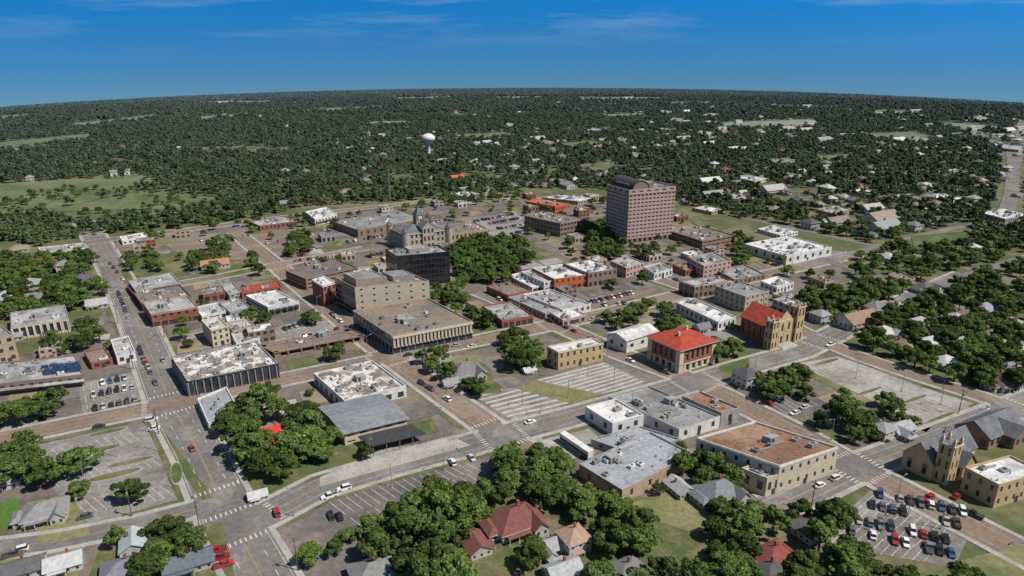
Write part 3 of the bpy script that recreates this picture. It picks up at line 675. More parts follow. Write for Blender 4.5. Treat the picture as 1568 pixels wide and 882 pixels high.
b.hexa('clock_tower_roof','r_slate',[(cx-3.4,cy-3.4,H+11),(cx+3.4,cy-3.4,H+11),(cx+3.4,cy+3.4,H+11),(cx-3.4,cy+3.4,H+11)],[(cx-.1,cy-.1,H+17),(cx+.1,cy-.1,H+17),(cx+.1,cy+.1,H+17),(cx-.1,cy+.1,H+17)])
b.poly('clock_face','white',[(cx+1.4*math.cos(k*math.pi/8),cy-3.06,H+9.3+1.4*math.sin(k*math.pi/8)) for k in range(16)])
b.finish('courthouse')
# water tower
o=G(657,244)
prof=[(4.5,0),(3.0,1.5),(2.2,4),(2.0,20),(3,22.5),(7.5,25),(9.2,27.5),(9.3,29.5),(8,32),(5,34),(1.5,34.8),(.2,35)]
n=24;v=[];f=[]
for r,z in prof:
    for k in range(n): a=k*2*math.pi/n; v.append((r*math.cos(a),r*math.sin(a),z))
for i in range(len(prof)-1):
    for k in range(n): f.append((i*n+k,i*n+(k+1)%n,(i+1)*n+(k+1)%n,(i+1)*n+k))
link('water_tower',mkmesh('water_tower',v,f,['wtwhite'],smooth=True),o)
# radio mast
o=P(600,345); b=Bld(o); hm=48
for k in range(3):
    a=k*2*math.pi/3; b.cyl('legs','metal',.7*math.cos(a),.7*math.sin(a),0,hm,.1,.07,5)
for i in range(16):
    z=i*3
    for k in range(3):
        a=k*2*math.pi/3; a2=(k+1)*2*math.pi/3
        p,q=(.7*math.cos(a),.7*math.sin(a),z),(.7*math.cos(a2),.7*math.sin(a2),z+3)
        b.hexa('braces','metal',[p,(p[0]+.07,p[1],p[2]),(p[0]+.07,p[1]+.07,p[2])],[q,(q[0]+.07,q[1],q[2]),(q[0]+.07,q[1]+.07,q[2])])
b.cyl('antenna','metal',0,0,hm,hm+8,.1,.04,5); b.finish('radio_mast')
# ------------------------------------------------------------------ houses
def house_mesh(kind,w=12,d=9,h=3,fl=1):
    b=Bld((0,0,0),Vector((1,0,0)),Vector((0,1,0))); a0,a1,b0,b1=-w/2,w/2,-d/2,d/2
    b.walls4(a0,a1,b0,b1,0,h,fl,'hwall',bay=3,fw=.33,fh=.45,dep=.1)
    if kind=='gable': b.gable(a0,a1,b0,b1,h,d*.3,'a',.5)
    elif kind=='hip': b.hip(a0,a1,b0,b1,h,d*.28)
    elif kind=='cross':
        b.gable(a0,a1,b0,b1,h,d*.3,'a',.5); b.walls4(a0+1,a0+w*.45,b0-3,b0,0,h,fl,'hwall',bay=2.4,fw=.4,fh=.45,dep=.1); b.gable(a0+1,a0+w*.45,b0-3,0,h,w*.17,'b',.4)
    elif kind=='complex':
        b.hip(a0,a1,b0,b1,h,d*.32); b.walls4(a1-5,a1-.5,b0-2.5,b0,0,h,fl,'hwall',bay=2,fw=.4,fh=.45,dep=.1); b.gable(a1-5,a1-.5,b0-2.5,1,h,2.2,'b',.4)
        b.walls4(a0-3,a0,b0+2,b1-2,0,h*.9,fl,'hwall',bay=2.4,fw=.4,fh=.4,dep=.1); b.hip(a0-3,a0,b0+2,b1-2,h*.9,1.2)
    b.box('porch_roof','hroof',a0+1,a0+w*.6,b0-5.0 if kind=='cross' else b0-2.2,b0-(3.05 if kind=='cross' else .55),2.5,2.65)
    for q in (a0+1.2,a0+w*.3,a0+w*.6-.3): b.box('porch_posts','white',q,q+.15,b0-(4.9 if kind=='cross' else 2.1),b0-(4.75 if kind=='cross' else 1.95),0,2.5)
    b.box('chimney','brick',1,1.8,1,1.8,h,h+d*.33+.9); b.box('door','maroon',.2,1.1,b0-.06,b0-.004,.1,2.2)
    return b.single('house')
HM=[house_mesh('gable'),house_mesh('hip',13,11),house_mesh('cross',13,9),house_mesh('complex',14,11),house_mesh('gable',15,8),house_mesh('hip',10,10,6,2),house_mesh('gable',22,12,4)]
RC=[(.2,.2,.21),(.13,.13,.14),(.29,.28,.27),(.2,.15,.12),(.36,.36,.36),(.16,.12,.11),(.24,.23,.23),(.46,.46,.46),(.22,.1,.08),(.19,.19,.2),(.28,.22,.17),(.5,.5,.5)]
HOUSES=[]
def house(x,y,k,sc_=1,rot=0,col=None,name='house'):
    o=link(name,HM[k],(x,y,terr(x,y))); o.rotation_euler=(0,0,rot); o.scale=(sc_,)*3; c=col or random.choice(RC); o.color=(*c,1); HOUSES.append((x,y,(10 if k==6 else 7)*sc_))
R1=GA; R2=GA+math.pi/2
for px,py,k,s_,r,c in [(72,790,3,.85,R1,(.25,.25,.25)),(5,742,1,.8,R1,(.3,.3,.3)),(30,880,4,.85,R1,(.12,.12,.12)),(100,868,0,.75,R1,(.5,.5,.5)),(205,838,0,.75,R2,(.4,.45,.48)),(290,868,4,.85,R1,(.13,.15,.18)),(190,880,1,.8,R1,(.2,.2,.24)),
  (418,672,2,.95,R1,(.55,.05,.05)),(790,805,3,1.05,R1,(.2,.08,.07)),(728,840,0,.75,R2,(.2,.08,.07)),(842,842,2,.7,R1,(.33,.34,.35)),(878,838,5,.75,R1,(.4,.27,.2)),(862,882,0,.8,R1,(.4,.41,.42)),(572,885,1,.9,R1,(.22,.22,.22)),
  (1040,752,0,.7,R2,(.4,.4,.4)),(1100,760,3,.95,R1,(.2,.215,.23)),(1185,862,3,.85,R1,(.25,.07,.07)),(713,575,3,1.05,R1,(.2,.19,.19)),(690,590,0,.6,R1,(.3,.3,.3)),(1142,588,5,.9,R1,(.1,.1,.11)),(1375,662,2,.8,R1,(.35,.36,.37)),(1350,668,5,.7,R1,(.3,.3,.3)),
  (1255,492,5,.8,R1,(.3,.3,.3)),(1312,497,6,1.0,R1,(.3,.2,.14)),(1240,815,1,.8,R1,(.15,.14,.14)),(1530,590,3,.9,R1,None),(1350,515,3,.9,R1,None),(1400,500,2,.9,R1,None),(1445,560,1,.9,R1,None),(1505,480,3,1,R1,(.3,.28,.35)),(1415,445,3,.9,R1,None),(1240,350,5,1.,R1,(.1,.1,.12)),
  (330,410,6,.8,R1,(.42,.2,.15)),(130,435,3,1.,R1,(.12,.12,.14)),(150,470,0,.9,R1,(.4,.4,.4)),(75,405,2,.9,R1,None),(30,385,1,.9,R1,None),(700,275,4,1,R1,(.6,.14,.06)),(1280,345,6,1.,R1,(.25,.2,.2)),(1347,342,6,1.4,R1,(.3,.25,.2)),(1180,885,1,.8,R1,(.1,.1,.1)),
  (1075,505,0,.7,R1,None),(810,570,0,.5,R1,(.5,.5,.5)),(960,885,1,.8,R1,(.2,.2,.2)),(395,762,0,.5,R1,(.5,.5,.5)),(20,520,0,.8,R1,None),(1380,535,3,.9,R2,None),(1470,530,2,.9,R1,(.3,.3,.3)),(1490,560,1,.9,R1,None),(1340,475,1,.9,R1,None),(1460,500,5,.9,R1,(.4,.4,.4)),(1545,535,3,.9,R1,None),(45,440,1,1,R1,(.3,.3,.3)),(15,460,3,1,R1,None),(100,415,5,.9,R1,None),
  (1370,478,2,.9,R1,(.4,.4,.4)),(1430,475,0,.9,R1,(.15,.15,.16)),(1545,500,1,.9,R1,(.3,.3,.3)),(1330,440,0,.9,R1,None),(60,460,0,.9,R1,(.2,.2,.2)),(1560,575,2,.9,R2,(.4,.4,.4)),(1420,530,0,.9,R1,(.45,.45,.45)),(1510,520,4,.9,R1,(.2,.18,.17))]:
    p=G(px,py); house(p.x,p.y,k,s_,r,c)
green=[(-140,352),(60,378),(130,362),(380,336),(465,318),(700,302),(790,288),(930,290),(1045,312),(1150,338),(1300,372),(1310,430),(1280,470),(1300,515),(1400,545),(1500,590),(1640,640)]
gp=[P(*q).to_2d() for q in green]; gp=[(p.x,p.y) for p in gp]+[(5000,200),(6500,7000),(-6500,7000),(-5000,400)]
def inany(polys,x,y):
    r=np.zeros(len(x),bool)
    for p in polys: r|=pip(p,x,y)
    return r
def in1(polys,x,y): return bool(inany(polys,np.array([x]),np.array([y]))[0])
def grid(r0,r1,st,jit=.45,az=43):
    xs=np.arange(-r1*math.sin(math.radians(az)),r1*math.sin(math.radians(az)),st); ys=np.arange(100,r1,st)
    X,Y=np.meshgrid(xs,ys); X=X.ravel();Y=Y.ravel(); X=X+np.random.uniform(-jit,jit,X.shape)*st; Y=Y+np.random.uniform(-jit,jit,Y.shape)*st
    R=np.hypot(X,Y); A=np.degrees(np.abs(np.arctan2(X,Y))); k=(R>=r0)&(R<r1)&(A<az); return X[k],Y[k]
X,Y=grid(300,2100,22,.3)
k=pip(gp,X,Y)&~inany(CLEAR,X,Y)&~inany(FOOT,X,Y); X,Y=X[k],Y[k]
for x,y in zip(X,Y):
    s_=x/y; r=math.hypot(x,y); pr=.45 if s_>.12 else (.3 if s_>-.25 and r<1300 else (.15 if s_>-.25 else .06))
    if r<620: pr*=1.3
    if r>1400: pr*=.6
    if mn.noise(Vector((x*.004,y*.004,3)))<-.12: pr*=.35
    if random.random()>pr or onroad(x,y,7): continue
    big=random.random()<.09 and s_>-.05 and r>500
    house(x,y,6 if big else random.randrange(6),random.uniform(.75,1.0)*(1.3 if big else 1),GA+random.choice([0,math.pi/2])+random.uniform(-.05,.05),random.choice([(.55,.55,.55),(.42,.39,.36),(.3,.3,.3)]) if big or random.random()<.14 else None)
for px,py,w_ in [(130,178,50),(160,174,40),(200,172,60),(70,180,40),(236,168,30),(345,158,60),(600,150,30),(790,152,50),(960,152,60),(1060,152,30),(1180,160,50),(1230,165,60),(1300,172,40),(1340,178,60),(1400,172,60),(1440,180,40),(1480,185,50),(1510,180,40),(1545,188,40),(1560,200,30),(1420,195,25),(1490,200,35),(1090,170,25),(1130,190,20),(1240,192,30),(1395,162,60),(1350,160,40),(1530,212,25),(1460,212,20),(905,205,20),(585,212,14),(175,270,9),(195,268,8),(820,252,12),(730,225,12),(100,182,40),(1375,185,30),(1280,182,30),(450,160,30),(700,158,25),(1120,160,30),(1200,178,30),(1160,205,20),(1290,212,22),(1370,222,22),(1420,235,18),(1510,240,22),(1340,240,18),(1260,262,14),(1050,190,22),(980,205,16),(270,168,30),(30,190,30)]:
    p=G(px,py); w_*=.8; b=Bld(p); d=w_*.4; b.walls4(-w_/2,w_/2,-d/2,d/2,-2,6,1,'white',bay=8,fw=.3,fh=.3); b.gable(-w_/2,w_/2,-d/2,d/2,6,1.5,'a',.5,'r_lgray','white')
    o=link('warehouse',b.single('warehouse'),p); HOUSES.append((p.x,p.y,w_*.6))
# ------------------------------------------------------------------ trees
def leafverts(cs,nl,ls,seed,updom=.25):
    rs=np.random.RandomState(seed); v=[];f=[]
    wt=np.array([c[3]**2 for c in cs]); wt/=wt.sum()
    ch=rs.choice(len(cs),nl,p=wt)
    for k in range(nl):
        c=cs[ch[k]]; d=rs.normal(size=3); d/=np.linalg.norm(d)
        if d[2]<-.35: d[2]=-d[2]
        rr=c[3]*rs.uniform(.7,1.12); p=np.array(c[:3])+d*rr*np.array([1,1,.78])
        n=d+rs.normal(size=3)*.45+np.array([0,0,updom]); n/=np.linalg.norm(n)
        t=np.cross(n,rs.normal(size=3)); t/=np.linalg.norm(t); q=np.cross(n,t); s_=ls*rs.uniform(.6,1.3)
        i=len(v)
        for a,b in ((-1,-.7),(.2,-1),(1,.1),(.3,1),(-.8,.6)): v.append(p+t*a*s_*.5+q*b*s_*.5)
        f.append((i,i+1,i+2,i+3,i+4))
    return v,f
def tree_mesh(seed,nl,ls,W_=5.5,H_=10,nlobe=13,mat='leaf',trunk=True):
    rs=np.random.RandomState(seed); cs=[(0,0,H_*.6,W_*.42)]
    for i in range(nlobe):
        a=i*2.4+rs.uniform(-.4,.4); rr=W_*rs.uniform(.35,.9); z=H_*rs.uniform(.38,.6) if i%3 else H_*rs.uniform(.65,.85)
        if i%3==0: rr*=.5
        cs.append((rr*math.cos(a),rr*math.sin(a),z,W_*rs.uniform(.17,.36)))
    v,f=leafverts(cs,nl,ls,seed+1); mi=[0]*len(f)
    if trunk:
        def limb(p,q,r0,r1,n=6):
            p=Vector(p);q=Vector(q);d=(q-p).normalized();a=d.orthogonal().normalized();c=d.cross(a);o=len(v)
            for P_,r in ((p,r0),(q,r1)):
                for k in range(n): t=k*2*math.pi/n; v.append(P_+a*math.cos(t)*r+c*math.sin(t)*r)
            for k in range(n): f.append((o+k,o+(k+1)%n,o+n+(k+1)%n,o+n+k)); mi.append(1)
        limb((0,0,-.3),(0.1,0,H_*.35),.42,.3)
        for c in cs[1:7]: limb((.1,0,H_*.33),c[:3],.2,.06)
    return mkmesh('tree',v,f,[mat,'bark'],mi)
TN=[tree_mesh(s_,2300,.66,W_=5.1+.5*(s_%3),H_=9.5+(s_%4)*.8,nlobe=13+s_%5) for s_ in range(7)]
def protocoll(name,meshes):
    c=bpy.data.collections.new(name)
    for m_ in meshes: c.objects.link(bpy.data.objects.new(name+'_kind',m_))
    return c
midc=protocoll('mid_tree',[tree_mesh(20+s_,330,1.5,W_=5.3,H_=10,nlobe=9,mat='leaf2',trunk=False) for s_ in range(5)])
def patch(seed):
    rs=np.random.RandomState(seed); cs=[]
    for i in range(22):
        cs.append((rs.uniform(-21,21),rs.uniform(-21,21),rs.uniform(2,6),rs.uniform(3,5.5)))
    v,f=leafverts(cs,800,3.2,seed); return mkmesh('patch',v,f,['leaf2'])
farc=protocoll('woodland_patch',[patch(50+i) for i in range(4)])
def scatter(name,X,Y,Z,S,coll,n):
    me=bpy.data.meshes.new(name); me.from_pydata(list(zip(X.tolist(),Y.tolist(),Z.tolist())),[],[])
    a=me.attributes.new('scl','FLOAT_VECTOR','POINT'); a.data.foreach_set('vector',S.astype(np.float32).ravel())
    a=me.attributes.new('rot','FLOAT_VECTOR','POINT'); r=np.zeros((len(X),3),np.float32); r[:,2]=np.random.uniform(0,6.28,len(X)); a.data.foreach_set('vector',r.ravel())
    a=me.attributes.new('idx','INT','POINT'); a.data.foreach_set('value',np.random.randint(0,n,len(X)).astype(np.int32))
    o=link(name,me); ng=bpy.data.node_groups.new(name,'GeometryNodeTree')
    ng.interface.new_socket('Geometry',in_out='INPUT',socket_type='NodeSocketGeometry'); ng.interface.new_socket('Geometry',in_out='OUTPUT',socket_type='NodeSocketGeometry')
    gi=ng.nodes.new('NodeGroupInput'); go=ng.nodes.new('NodeGroupOutput'); ip=ng.nodes.new('GeometryNodeInstanceOnPoints'); ci=ng.nodes.new('GeometryNodeCollectionInfo')
    ci.inputs['Collection'].default_value=coll; ci.inputs['Separate Children'].default_value=True; ci.inputs['Reset Children'].default_value=True
    def na_(nm,t): q=ng.nodes.new('GeometryNodeInputNamedAttribute'); q.data_type=t; q.inputs['Name'].default_value=nm; return q.outputs['Attribute']
    ng.links.new(gi.outputs[0],ip.inputs['Points']); ng.links.new(ci.outputs[0],ip.inputs['Instance']); ip.inputs['Pick Instance'].default_value=True
    ng.links.new(na_('idx','INT'),ip.inputs['Instance Index']); ng.links.new(na_('rot','FLOAT_VECTOR'),ip.inputs['Rotation']); ng.links.new(na_('scl','FLOAT_VECTOR'),ip.inputs['Scale'])
    ng.links.new(ip.outputs[0],go.inputs[0]); md=o.modifiers.new('scatter','NODES'); md.node_group=ng; return o
HA=np.array(HOUSES)
def nearhouse(x,y,mg=0):
    d=np.hypot(HA[:,0]-x,HA[:,1]-y)<HA[:,2]+mg
    if d.any(): return True
    r=math.hypot(x,y); sx,sy=x*(1+6/r),y*(1+6/r)
    return (np.hypot(HA[:,0]-sx,HA[:,1]-sy)<HA[:,2]*.62).any()
NT=[0]
def tree(x,y,s_):
    o=link('oak_tree',TN[random.randrange(7)],(x,y,terr(x,y))); o.rotation_euler=(0,0,random.uniform(0,6.28)); o.scale=(s_*random.uniform(.9,1.12),s_*random.uniform(.9,1.12),s_*random.uniform(.8,1.1)); NT[0]+=1
def fill(px,sp,s0,s1,prob=1.0):
    poly=[P(*q,4).to_2d() for q in px]; xs=[p.x for p in poly]; ys=[p.y for p in poly]
    for x in np.arange(min(xs),max(xs),sp):
        for y in np.arange(min(ys),max(ys),sp):
            if random.random()>prob: continue
            X_=x+random.uniform(-.35,.35)*sp; Y_=y+random.uniform(-.35,.35)*sp
            if not pip(poly,[X_],[Y_])[0] or in1(FOOT,X_,Y_) or onroad(X_,Y_,1.5) or nearhouse(X_,Y_,-1.5): continue
            tree(X_,Y_,random.uniform(s0,s1))
FL=[([(312,655),(350,625),(410,600),(455,625),(500,650),(530,680),(520,705),(440,735),(390,705),(335,705)],8.5,.85,1.35,1),
 ([(383,745),(430,712),(488,722),(492,750),(470,800),(425,785)],7.5,.6,.95,.9),([(535,685),(568,675),(570,692),(545,700)],7,.6,.8,1),
 ([(542,870),(560,800),(620,768),(700,742),(728,765),(735,800),(700,835),(745,882),(600,925),(540,925)],7.5,.75,1.3,1),([(470,830),(530,800),(550,830),(480,860)],7,.6,.8,1),
 ([(752,740),(785,692),(840,695),(900,738),(950,765),(978,800),(985,840),(940,862),(905,800),(850,785),(800,755)],7.5,.75,1.2,1),
 ([(1040,705),(1085,690),(1128,720),(1115,745),(1050,745)],7,.7,1.0,1),([(1055,850),(1080,800),(1150,762),(1210,765),(1255,785),(1235,830),(1190,850),(1130,900),(1000,925)],7.5,.7,1.15,1),
 ([(1250,640),(1290,615),(1340,640),(1335,690),(1290,695),(1250,668)],7.5,.7,1.1,1),([(1222,800),(1310,778),(1332,830),(1400,900),(1350,925),(1230,925)],7.5,.8,1.2,1),
 ([(1090,528),(1135,528),(1148,555),(1135,590),(1098,580)],8,.8,1.2,1),([(1150,575),(1230,562),(1242,598),(1180,615),(1150,602)],7.5,.7,1.1,1),
 ([(685,388),(720,362),(800,366),(818,395),(770,428),(700,432)],8,.7,1.2,1),([(765,512),(785,502),(838,540),(832,568),(775,562)],8,.7,1.2,1),
 ([(922,482),(960,462),(1003,448),(1008,465),(960,498),(930,500)],8,.7,1.0,.9),([(665,445),(705,438),(712,468),(690,475)],7.5,.7,1,1),([(720,475),(755,468),(768,500),(730,512)],7.5,.7,1,1),
 ([(640,545),(680,540),(690,575),(650,580)],7.5,.7,1,1),([(685,590),(735,580),(745,620),(700,625)],7.5,.6,.9,.7),([(722,625),(775,625),(778,650),(735,655)],8,1.0,1.2,1),
 ([(890,345),(935,335),(940,395),(900,395)],8,.8,1.1,.9),([(900,380),(1010,372),(1012,388),(910,395)],8,.6,.9,.8),([(1125,360),(1150,365),(1150,400),(1125,400)],8,.8,1,.8),
 ([(1005,465),(1040,475),(1050,500),(1010,500)],8,.7,1,.9),([(1172,395),(1220,392),(1225,420),(1180,420)],8,.7,1.1,.9),
 ([(1215,450),(1285,440),(1290,490),(1225,475)],8.5,.7,1.1,.8),([(1290,520),(1420,495),(1568,545),(1640,600),(1568,615),(1440,565),(1330,540)],8.5,.7,1.15,.9),
 ([(1380,560),(1420,545),(1440,580),(1400,570)],8,.7,1,.8),([(190,395),(235,378),(245,410),(200,412)],8,.7,1,.9),([(285,385),(350,360),(352,412),(290,420)],9,.7,1.0,.6),
 ([(385,390),(430,385),(435,412),(392,415)],8,.7,1,.9),([(435,362),(478,358),(478,382),(438,385)],8,.7,1,.9),([(0,440),(60,400),(110,400),(160,440),(150,462),(90,475),(0,480)],8.5,.7,1.15,.85),
 ([(-60,400),(140,375),(160,395),(100,410),(-60,460)],8.5,.7,1.1,.8),([(365,478),(410,470),(412,495),(370,500)],7.5,.7,1,1),([(455,475),(500,468),(502,490),(460,495)],7.5,.7,1,1),
 ([(478,535),(520,530),(522,552),(480,558)],7.5,.7,1,1),([(60,612),(105,600),(110,630),(65,640)],8,.7,1,1),([(-40,640),(40,620),(45,655),(-40,690)],8,.7,1.1,.9),
 ([(-20,700),(35,690),(75,700),(75,740),(-20,760)],8.5,.8,1.2,.9),([(80,690),(140,685),(145,715),(85,725)],8.5,.8,1.2,1),([(190,745),(232,740),(232,775),(192,780)],8,.8,1,1),([(100,740),(125,735),(130,790),(108,790)],7,.6,.8,1),
 ([(120,830),(160,790),(200,795),(195,845),(150,850)],7,.6,1.0,1),([(195,860),(250,790),(302,815),(295,860),(240,885)],7,.7,1.1,1),([(170,870),(240,860),(280,925),(170,925)],7.5,.7,1.1,.9),
 ([(430,845),(470,835),(478,870),(440,880)],7,.6,.8,1),([(735,740),(775,735),(775,765),(740,770)],7,.6,.8,1),([(1275,588),(1310,588),(1310,612),(1280,612)],8,.5,.7,1),([(1340,600),(1372,598),(1372,628),(1342,628)],8,.7,.9,1),
 ([(1440,565),(1480,570),(1480,595),(1445,595)],8,.8,1,1),([(1430,860),(1520,850),(1520,925),(1430,925)],9,.9,1.2,.8),([(1370,640),(1405,635),(1405,665),(1375,668)],7,.6,.8,1),([(800,820),(840,850),(800,885),(780,860)],7,.6,.9,.8),
 ([(880,850),(1000,830),(1050,900),(900,925)],7.5,.7,1.1,.9),([(1100,870),(1240,850),(1240,925),(1100,925)],7.5,.8,1.1,.9),([(110,495),(160,490),(165,530),(115,535)],8,.7,1,.7),([(70,515),(110,510),(112,535),(75,540)],8,.7,1,.7),
 ([(1500,555),(1568,560),(1600,610),(1520,600)],8,.8,1.1,.9),([(985,570),(1005,570),(1008,588),(990,590)],8,.5,.6,1),([(1290,455),(1420,430),(1568,480),(1600,560),(1420,495),(1300,500)],8.5,.7,1.1,.85),
 ([(830,640),(850,615),(900,610),(880,635)],9,.4,.6,.5),([(600,690),(700,668),(706,680),(600,705)],14,.3,.5,.5),([(180,520),(215,505),(218,530),(190,540)],8,.5,.7,.5),
 ([(740,600),(800,640),(810,648),(740,655)],12,.5,.7,.4),([(1090,760),(1140,745),(1160,765),(1110,790)],7,.5,.8,.9),([(960,740),(1030,720),(1040,740),(970,765)],9,.4,.6,.4),([(1290,690),(1330,650),(1420,665),(1380,690)],9,.5,.8,.5),([(1560,820),(1640,800),(1640,900),(1570,880)],8,.8,1.1,.8),
 ([(740,760),(850,790),(900,820),(830,830),(760,790)],9,.5,.8,.5),([(500,815),(545,800),(545,825),(505,835)],7,.5,.7,.7),([(180,350),(500,320),(500,330),(180,365)],10,.5,.9,.7),([(230,385),(470,350),(480,362),(240,400)],14,.5,.8,.4),([(640,300),(800,288),(800,300),(640,312)],9,.6,.9,.8)]
for a in FL: fill(*a)
for x,y in zip(*grid(250,620,9.0,.42)):
    if not in1([gp],x,y) or in1(CLEAR,x,y) or in1(FOOT,x,y): continue
    if random.random()<.9 and not onroad(x,y,2) and not nearhouse(x,y,-1.5): tree(x,y,random.uniform(.55,1.15))
# downtown filler: small shops, lots, verges, single trees
rs_=random.Random(3)
for x,y in zip(*grid(150,760,16,.3,41)):
    if not in1([PAV],x,y) or in1(FOOT,x,y) or in1(LOTS,x,y) or onroad(x,y,7): continue
    if (np.hypot(HA[:,0]-x,HA[:,1]-y)<9).any(): continue
    u=rs_.random(); r=math.hypot(x,y)
    if r>340 and u>.8 and not onroad(x,y,11):
        a,c,h=rs_.uniform(4,6.5),rs_.uniform(4,6.5),rs_.uniform(3.6,6.5)
        b=Bld((x,y,0)); wl=rs_.choice(['brick','tan','white','brown','gray','pink','cream','brick']); b.walls4(-a,a,-c,c,0,h,1 if h<5 else 2,wl,gf=(.6,.6)); b.flat(-a,a,-c,c,h,rs_.choice(['r_white','r_gray','r_lgray','r_brown','r_patch']),wl); b.units(-a,a,-c,c,h-.7,3); addfoot(b,-a,a,-c,c); b.finish('shop_building'); continue
    LZ[0]+=.0002 if LZ[0]>.2 else .0004
    a,c=rs_.uniform(5,9),rs_.uniform(4,8); mt=rs_.choice(['grass','dirt','lot','lotlight','asphalt2','drygrass','lotwhite','asphalt','lot'])
    b=Bld((x,y,0)); pts=[b.w(i*a,j*c,LZ[0]-.012)+Vector((x,y,0)) for i,j in ((-1,-1),(1,-1),(1,1),(-1,1))]
    link('lawn' if 'grass' in mt else 'paved_yard',mkmesh('yard',pts,[(0,1,2,3)],[mt]))
    if u<.38: tree(x+rs_.uniform(-3,3),y+rs_.uniform(-3,3),rs_.uniform(.4,.85))
for x,y in zip(*grid(500,1300,11,.45)):
    if in1(BUSHY,x,y) and mn.noise(Vector((x*.01,y*.01,9)))>-.15 and rs_.random()<.6: tree(x,y,rs_.uniform(.3,.75))
def massfilter(X,Y,thr,hs=True,rf=14):
    k=pip(gp,X,Y)&~inany(CLEAR,X,Y)&~inany(FOOT,X,Y); X,Y=X[k],Y[k]; keep=np.ones(len(X),bool)
    for i,(x,y) in enumerate(zip(X,Y)):
        n_=mn.noise(Vector((x*.005,y*.008,1)))+.5*mn.noise(Vector((x*.02,y*.03,5)))
        if n_>thr+random.uniform(-.05,.15): keep[i]=False; continue
        if hs and nearhouse(x,y,-.8): keep[i]=False; continue
        r=math.hypot(x,y)
        if x>100 and x/y>.5:
            p=Vector((x,y))
            for Q in RF:
                if seg_d(p,Q[::3]+[Q[-1]])<rf: keep[i]=False
            if r<1000 and onroad(x,y,2): keep[i]=False
    return X[keep],Y[keep]
for nm,r0,r1,sp,s0,s1,cl,n,thr in (('forest',620,1700,8.2,.5,1.15,midc,5,.4),('forest',1700,2700,12,.9,1.5,midc,5,.34),('forest',2700,5600,32,.8,1.1,farc,4,.32)):
    X,Y=grid(r0,r1,sp); X,Y=massfilter(X,Y,thr)
    Z=np.array([terr(x,y) for x,y in zip(X,Y)]); s_=np.random.uniform(s0,s1,len(X)); S=np.stack([s_,s_,s_*np.random.uniform(.75,1.1,len(X))],1)
    scatter(nm,X,Y,Z,S,cl,n); print('FOREST',nm,len(X))
print('TREES',NT[0])
# ------------------------------------------------------------------ cars
def car_mesh(kind):
    b=Bld((0,0,0),Vector((1,0,0)),Vector((0,1,0)))
    def loft(part,mat,secs):
        rings=[]
        for x,hw,z0,z1,tp in secs: rings.append([(x,-hw,z0),(x,hw,z0),(x,hw,z0+(z1-z0)*.6),(x,hw*tp,z1),(x,-hw*tp,z1),(x,-hw,z0+(z1-z0)*.6)])
        for r,q in zip(rings[:-1],rings[1:]):
            for i in range(6): j=(i+1)%6; b.poly(part,mat,[r[i],r[j],q[j],q[i]])
        b.poly(part,mat,rings[0]); b.poly(part,mat,rings[-1])
    L=dict(sedan=2.35,suv=2.4,pickup=2.85)[kind]; Z=dict(sedan=.88,suv=1.05,pickup=1.08)[kind]; RT=dict(sedan=1.43,suv=1.78,pickup=1.85)[kind]
    loft('body','carpaint',[(-L,.72,.35,Z-.2,.85),(-L+.15,.88,.25,Z-.03,.93),(-L*.5,.93,.22,Z,.95),(L*.3,.93,.22,Z,.95),(L*.75,.9,.25,Z-.08,.92),(L-.08,.8,.3,Z-.25,.85),(L,.68,.36,Z-.35,.85)])
    if kind=='sedan': c0,c1,c2,c3=-1.75,-1.05,.45,1.2
    elif kind=='suv': c0,c1,c2,c3=-2.2,-1.95,.5,1.15
    else: c0,c1,c2,c3=-.75,-.55,.85,1.45
    zb=Z-.02
    q=lambda x,w,z:[(x,-w,z),(x,w,z)]
    b0,b1,t0,t1=q(c0,.84,zb),q(c3,.84,zb),q(c1,.68,RT),q(c2,.68,RT)
    g='carglass'
    b.poly('windows',g,[b0[0],b0[1],t0[1],t0[0]]); b.poly('windows',g,[b1[0],b1[1],t1[1],t1[0]])
    b.poly('windows',g,[b0[0],b1[0],t1[0],t0[0]]); b.poly('windows',g,[b0[1],b1[1],t1[1],t0[1]])
    b.hexa('roof','carpaint',[t0[0],t1[0],t1[1],t0[1]],[(c1+.08,-.6,RT+.06),(c2-.08,-.6,RT+.06),(c2-.08,.6,RT+.06),(c1+.08,.6,RT+.06)])
    if kind=='pickup':
        b.box('bed','dark',-L+.2,-.85,-.72,.72,Z+.005,Z+.02)
        for y in (-.86,.76): b.box('bed_rails','carpaint',-L+.12,-.8,y,y+.1,Z-.05,Z+.1)
        b.box('bed_rails','carpaint',-L+.1,-L+.2,-.75,.75,Z-.05,Z+.1)
    for x in (-L*.62,L*.64):
        for y in (-.94,.72):
            n=12
            r=.34 if kind=='sedan' else .39
            A=[(x+r*math.cos(i*2*math.pi/n),r+r*math.sin(i*2*math.pi/n)) for i in range(n)]
            b.hexa('wheels','rubber',[(u,y,z) for u,z in A],[(u,y+.22,z) for u,z in A])
            yy=-.945 if y<0 else .945
            b.poly('hubs','metal',[(x+.18*math.cos(i*math.pi/4),yy,r+.18*math.sin(i*math.pi/4)) for i in range(8)])
    for y in (-.72,.45): b.box('headlights','chrome',L-.06,L+.01,y,y+.27,Z-.42,Z-.3); b.box('taillights','tail',-L-.01,-L+.06,y,y+.27,Z-.42,Z-.28)
    return b.single('car')
CM=[car_mesh('sedan'),car_mesh('suv'),car_mesh('pickup')]
CC=[(.7,.7,.7),(.75,.75,.75),(.6,.6,.6),(.03,.03,.035),(.05,.05,.055),(.2,.2,.21),(.3,.31,.32),(.12,.12,.13),(.35,.03,.03),(.05,.09,.2),(.4,.38,.34),(.45,.46,.47),(.02,.02,.02),(.08,.08,.09)]
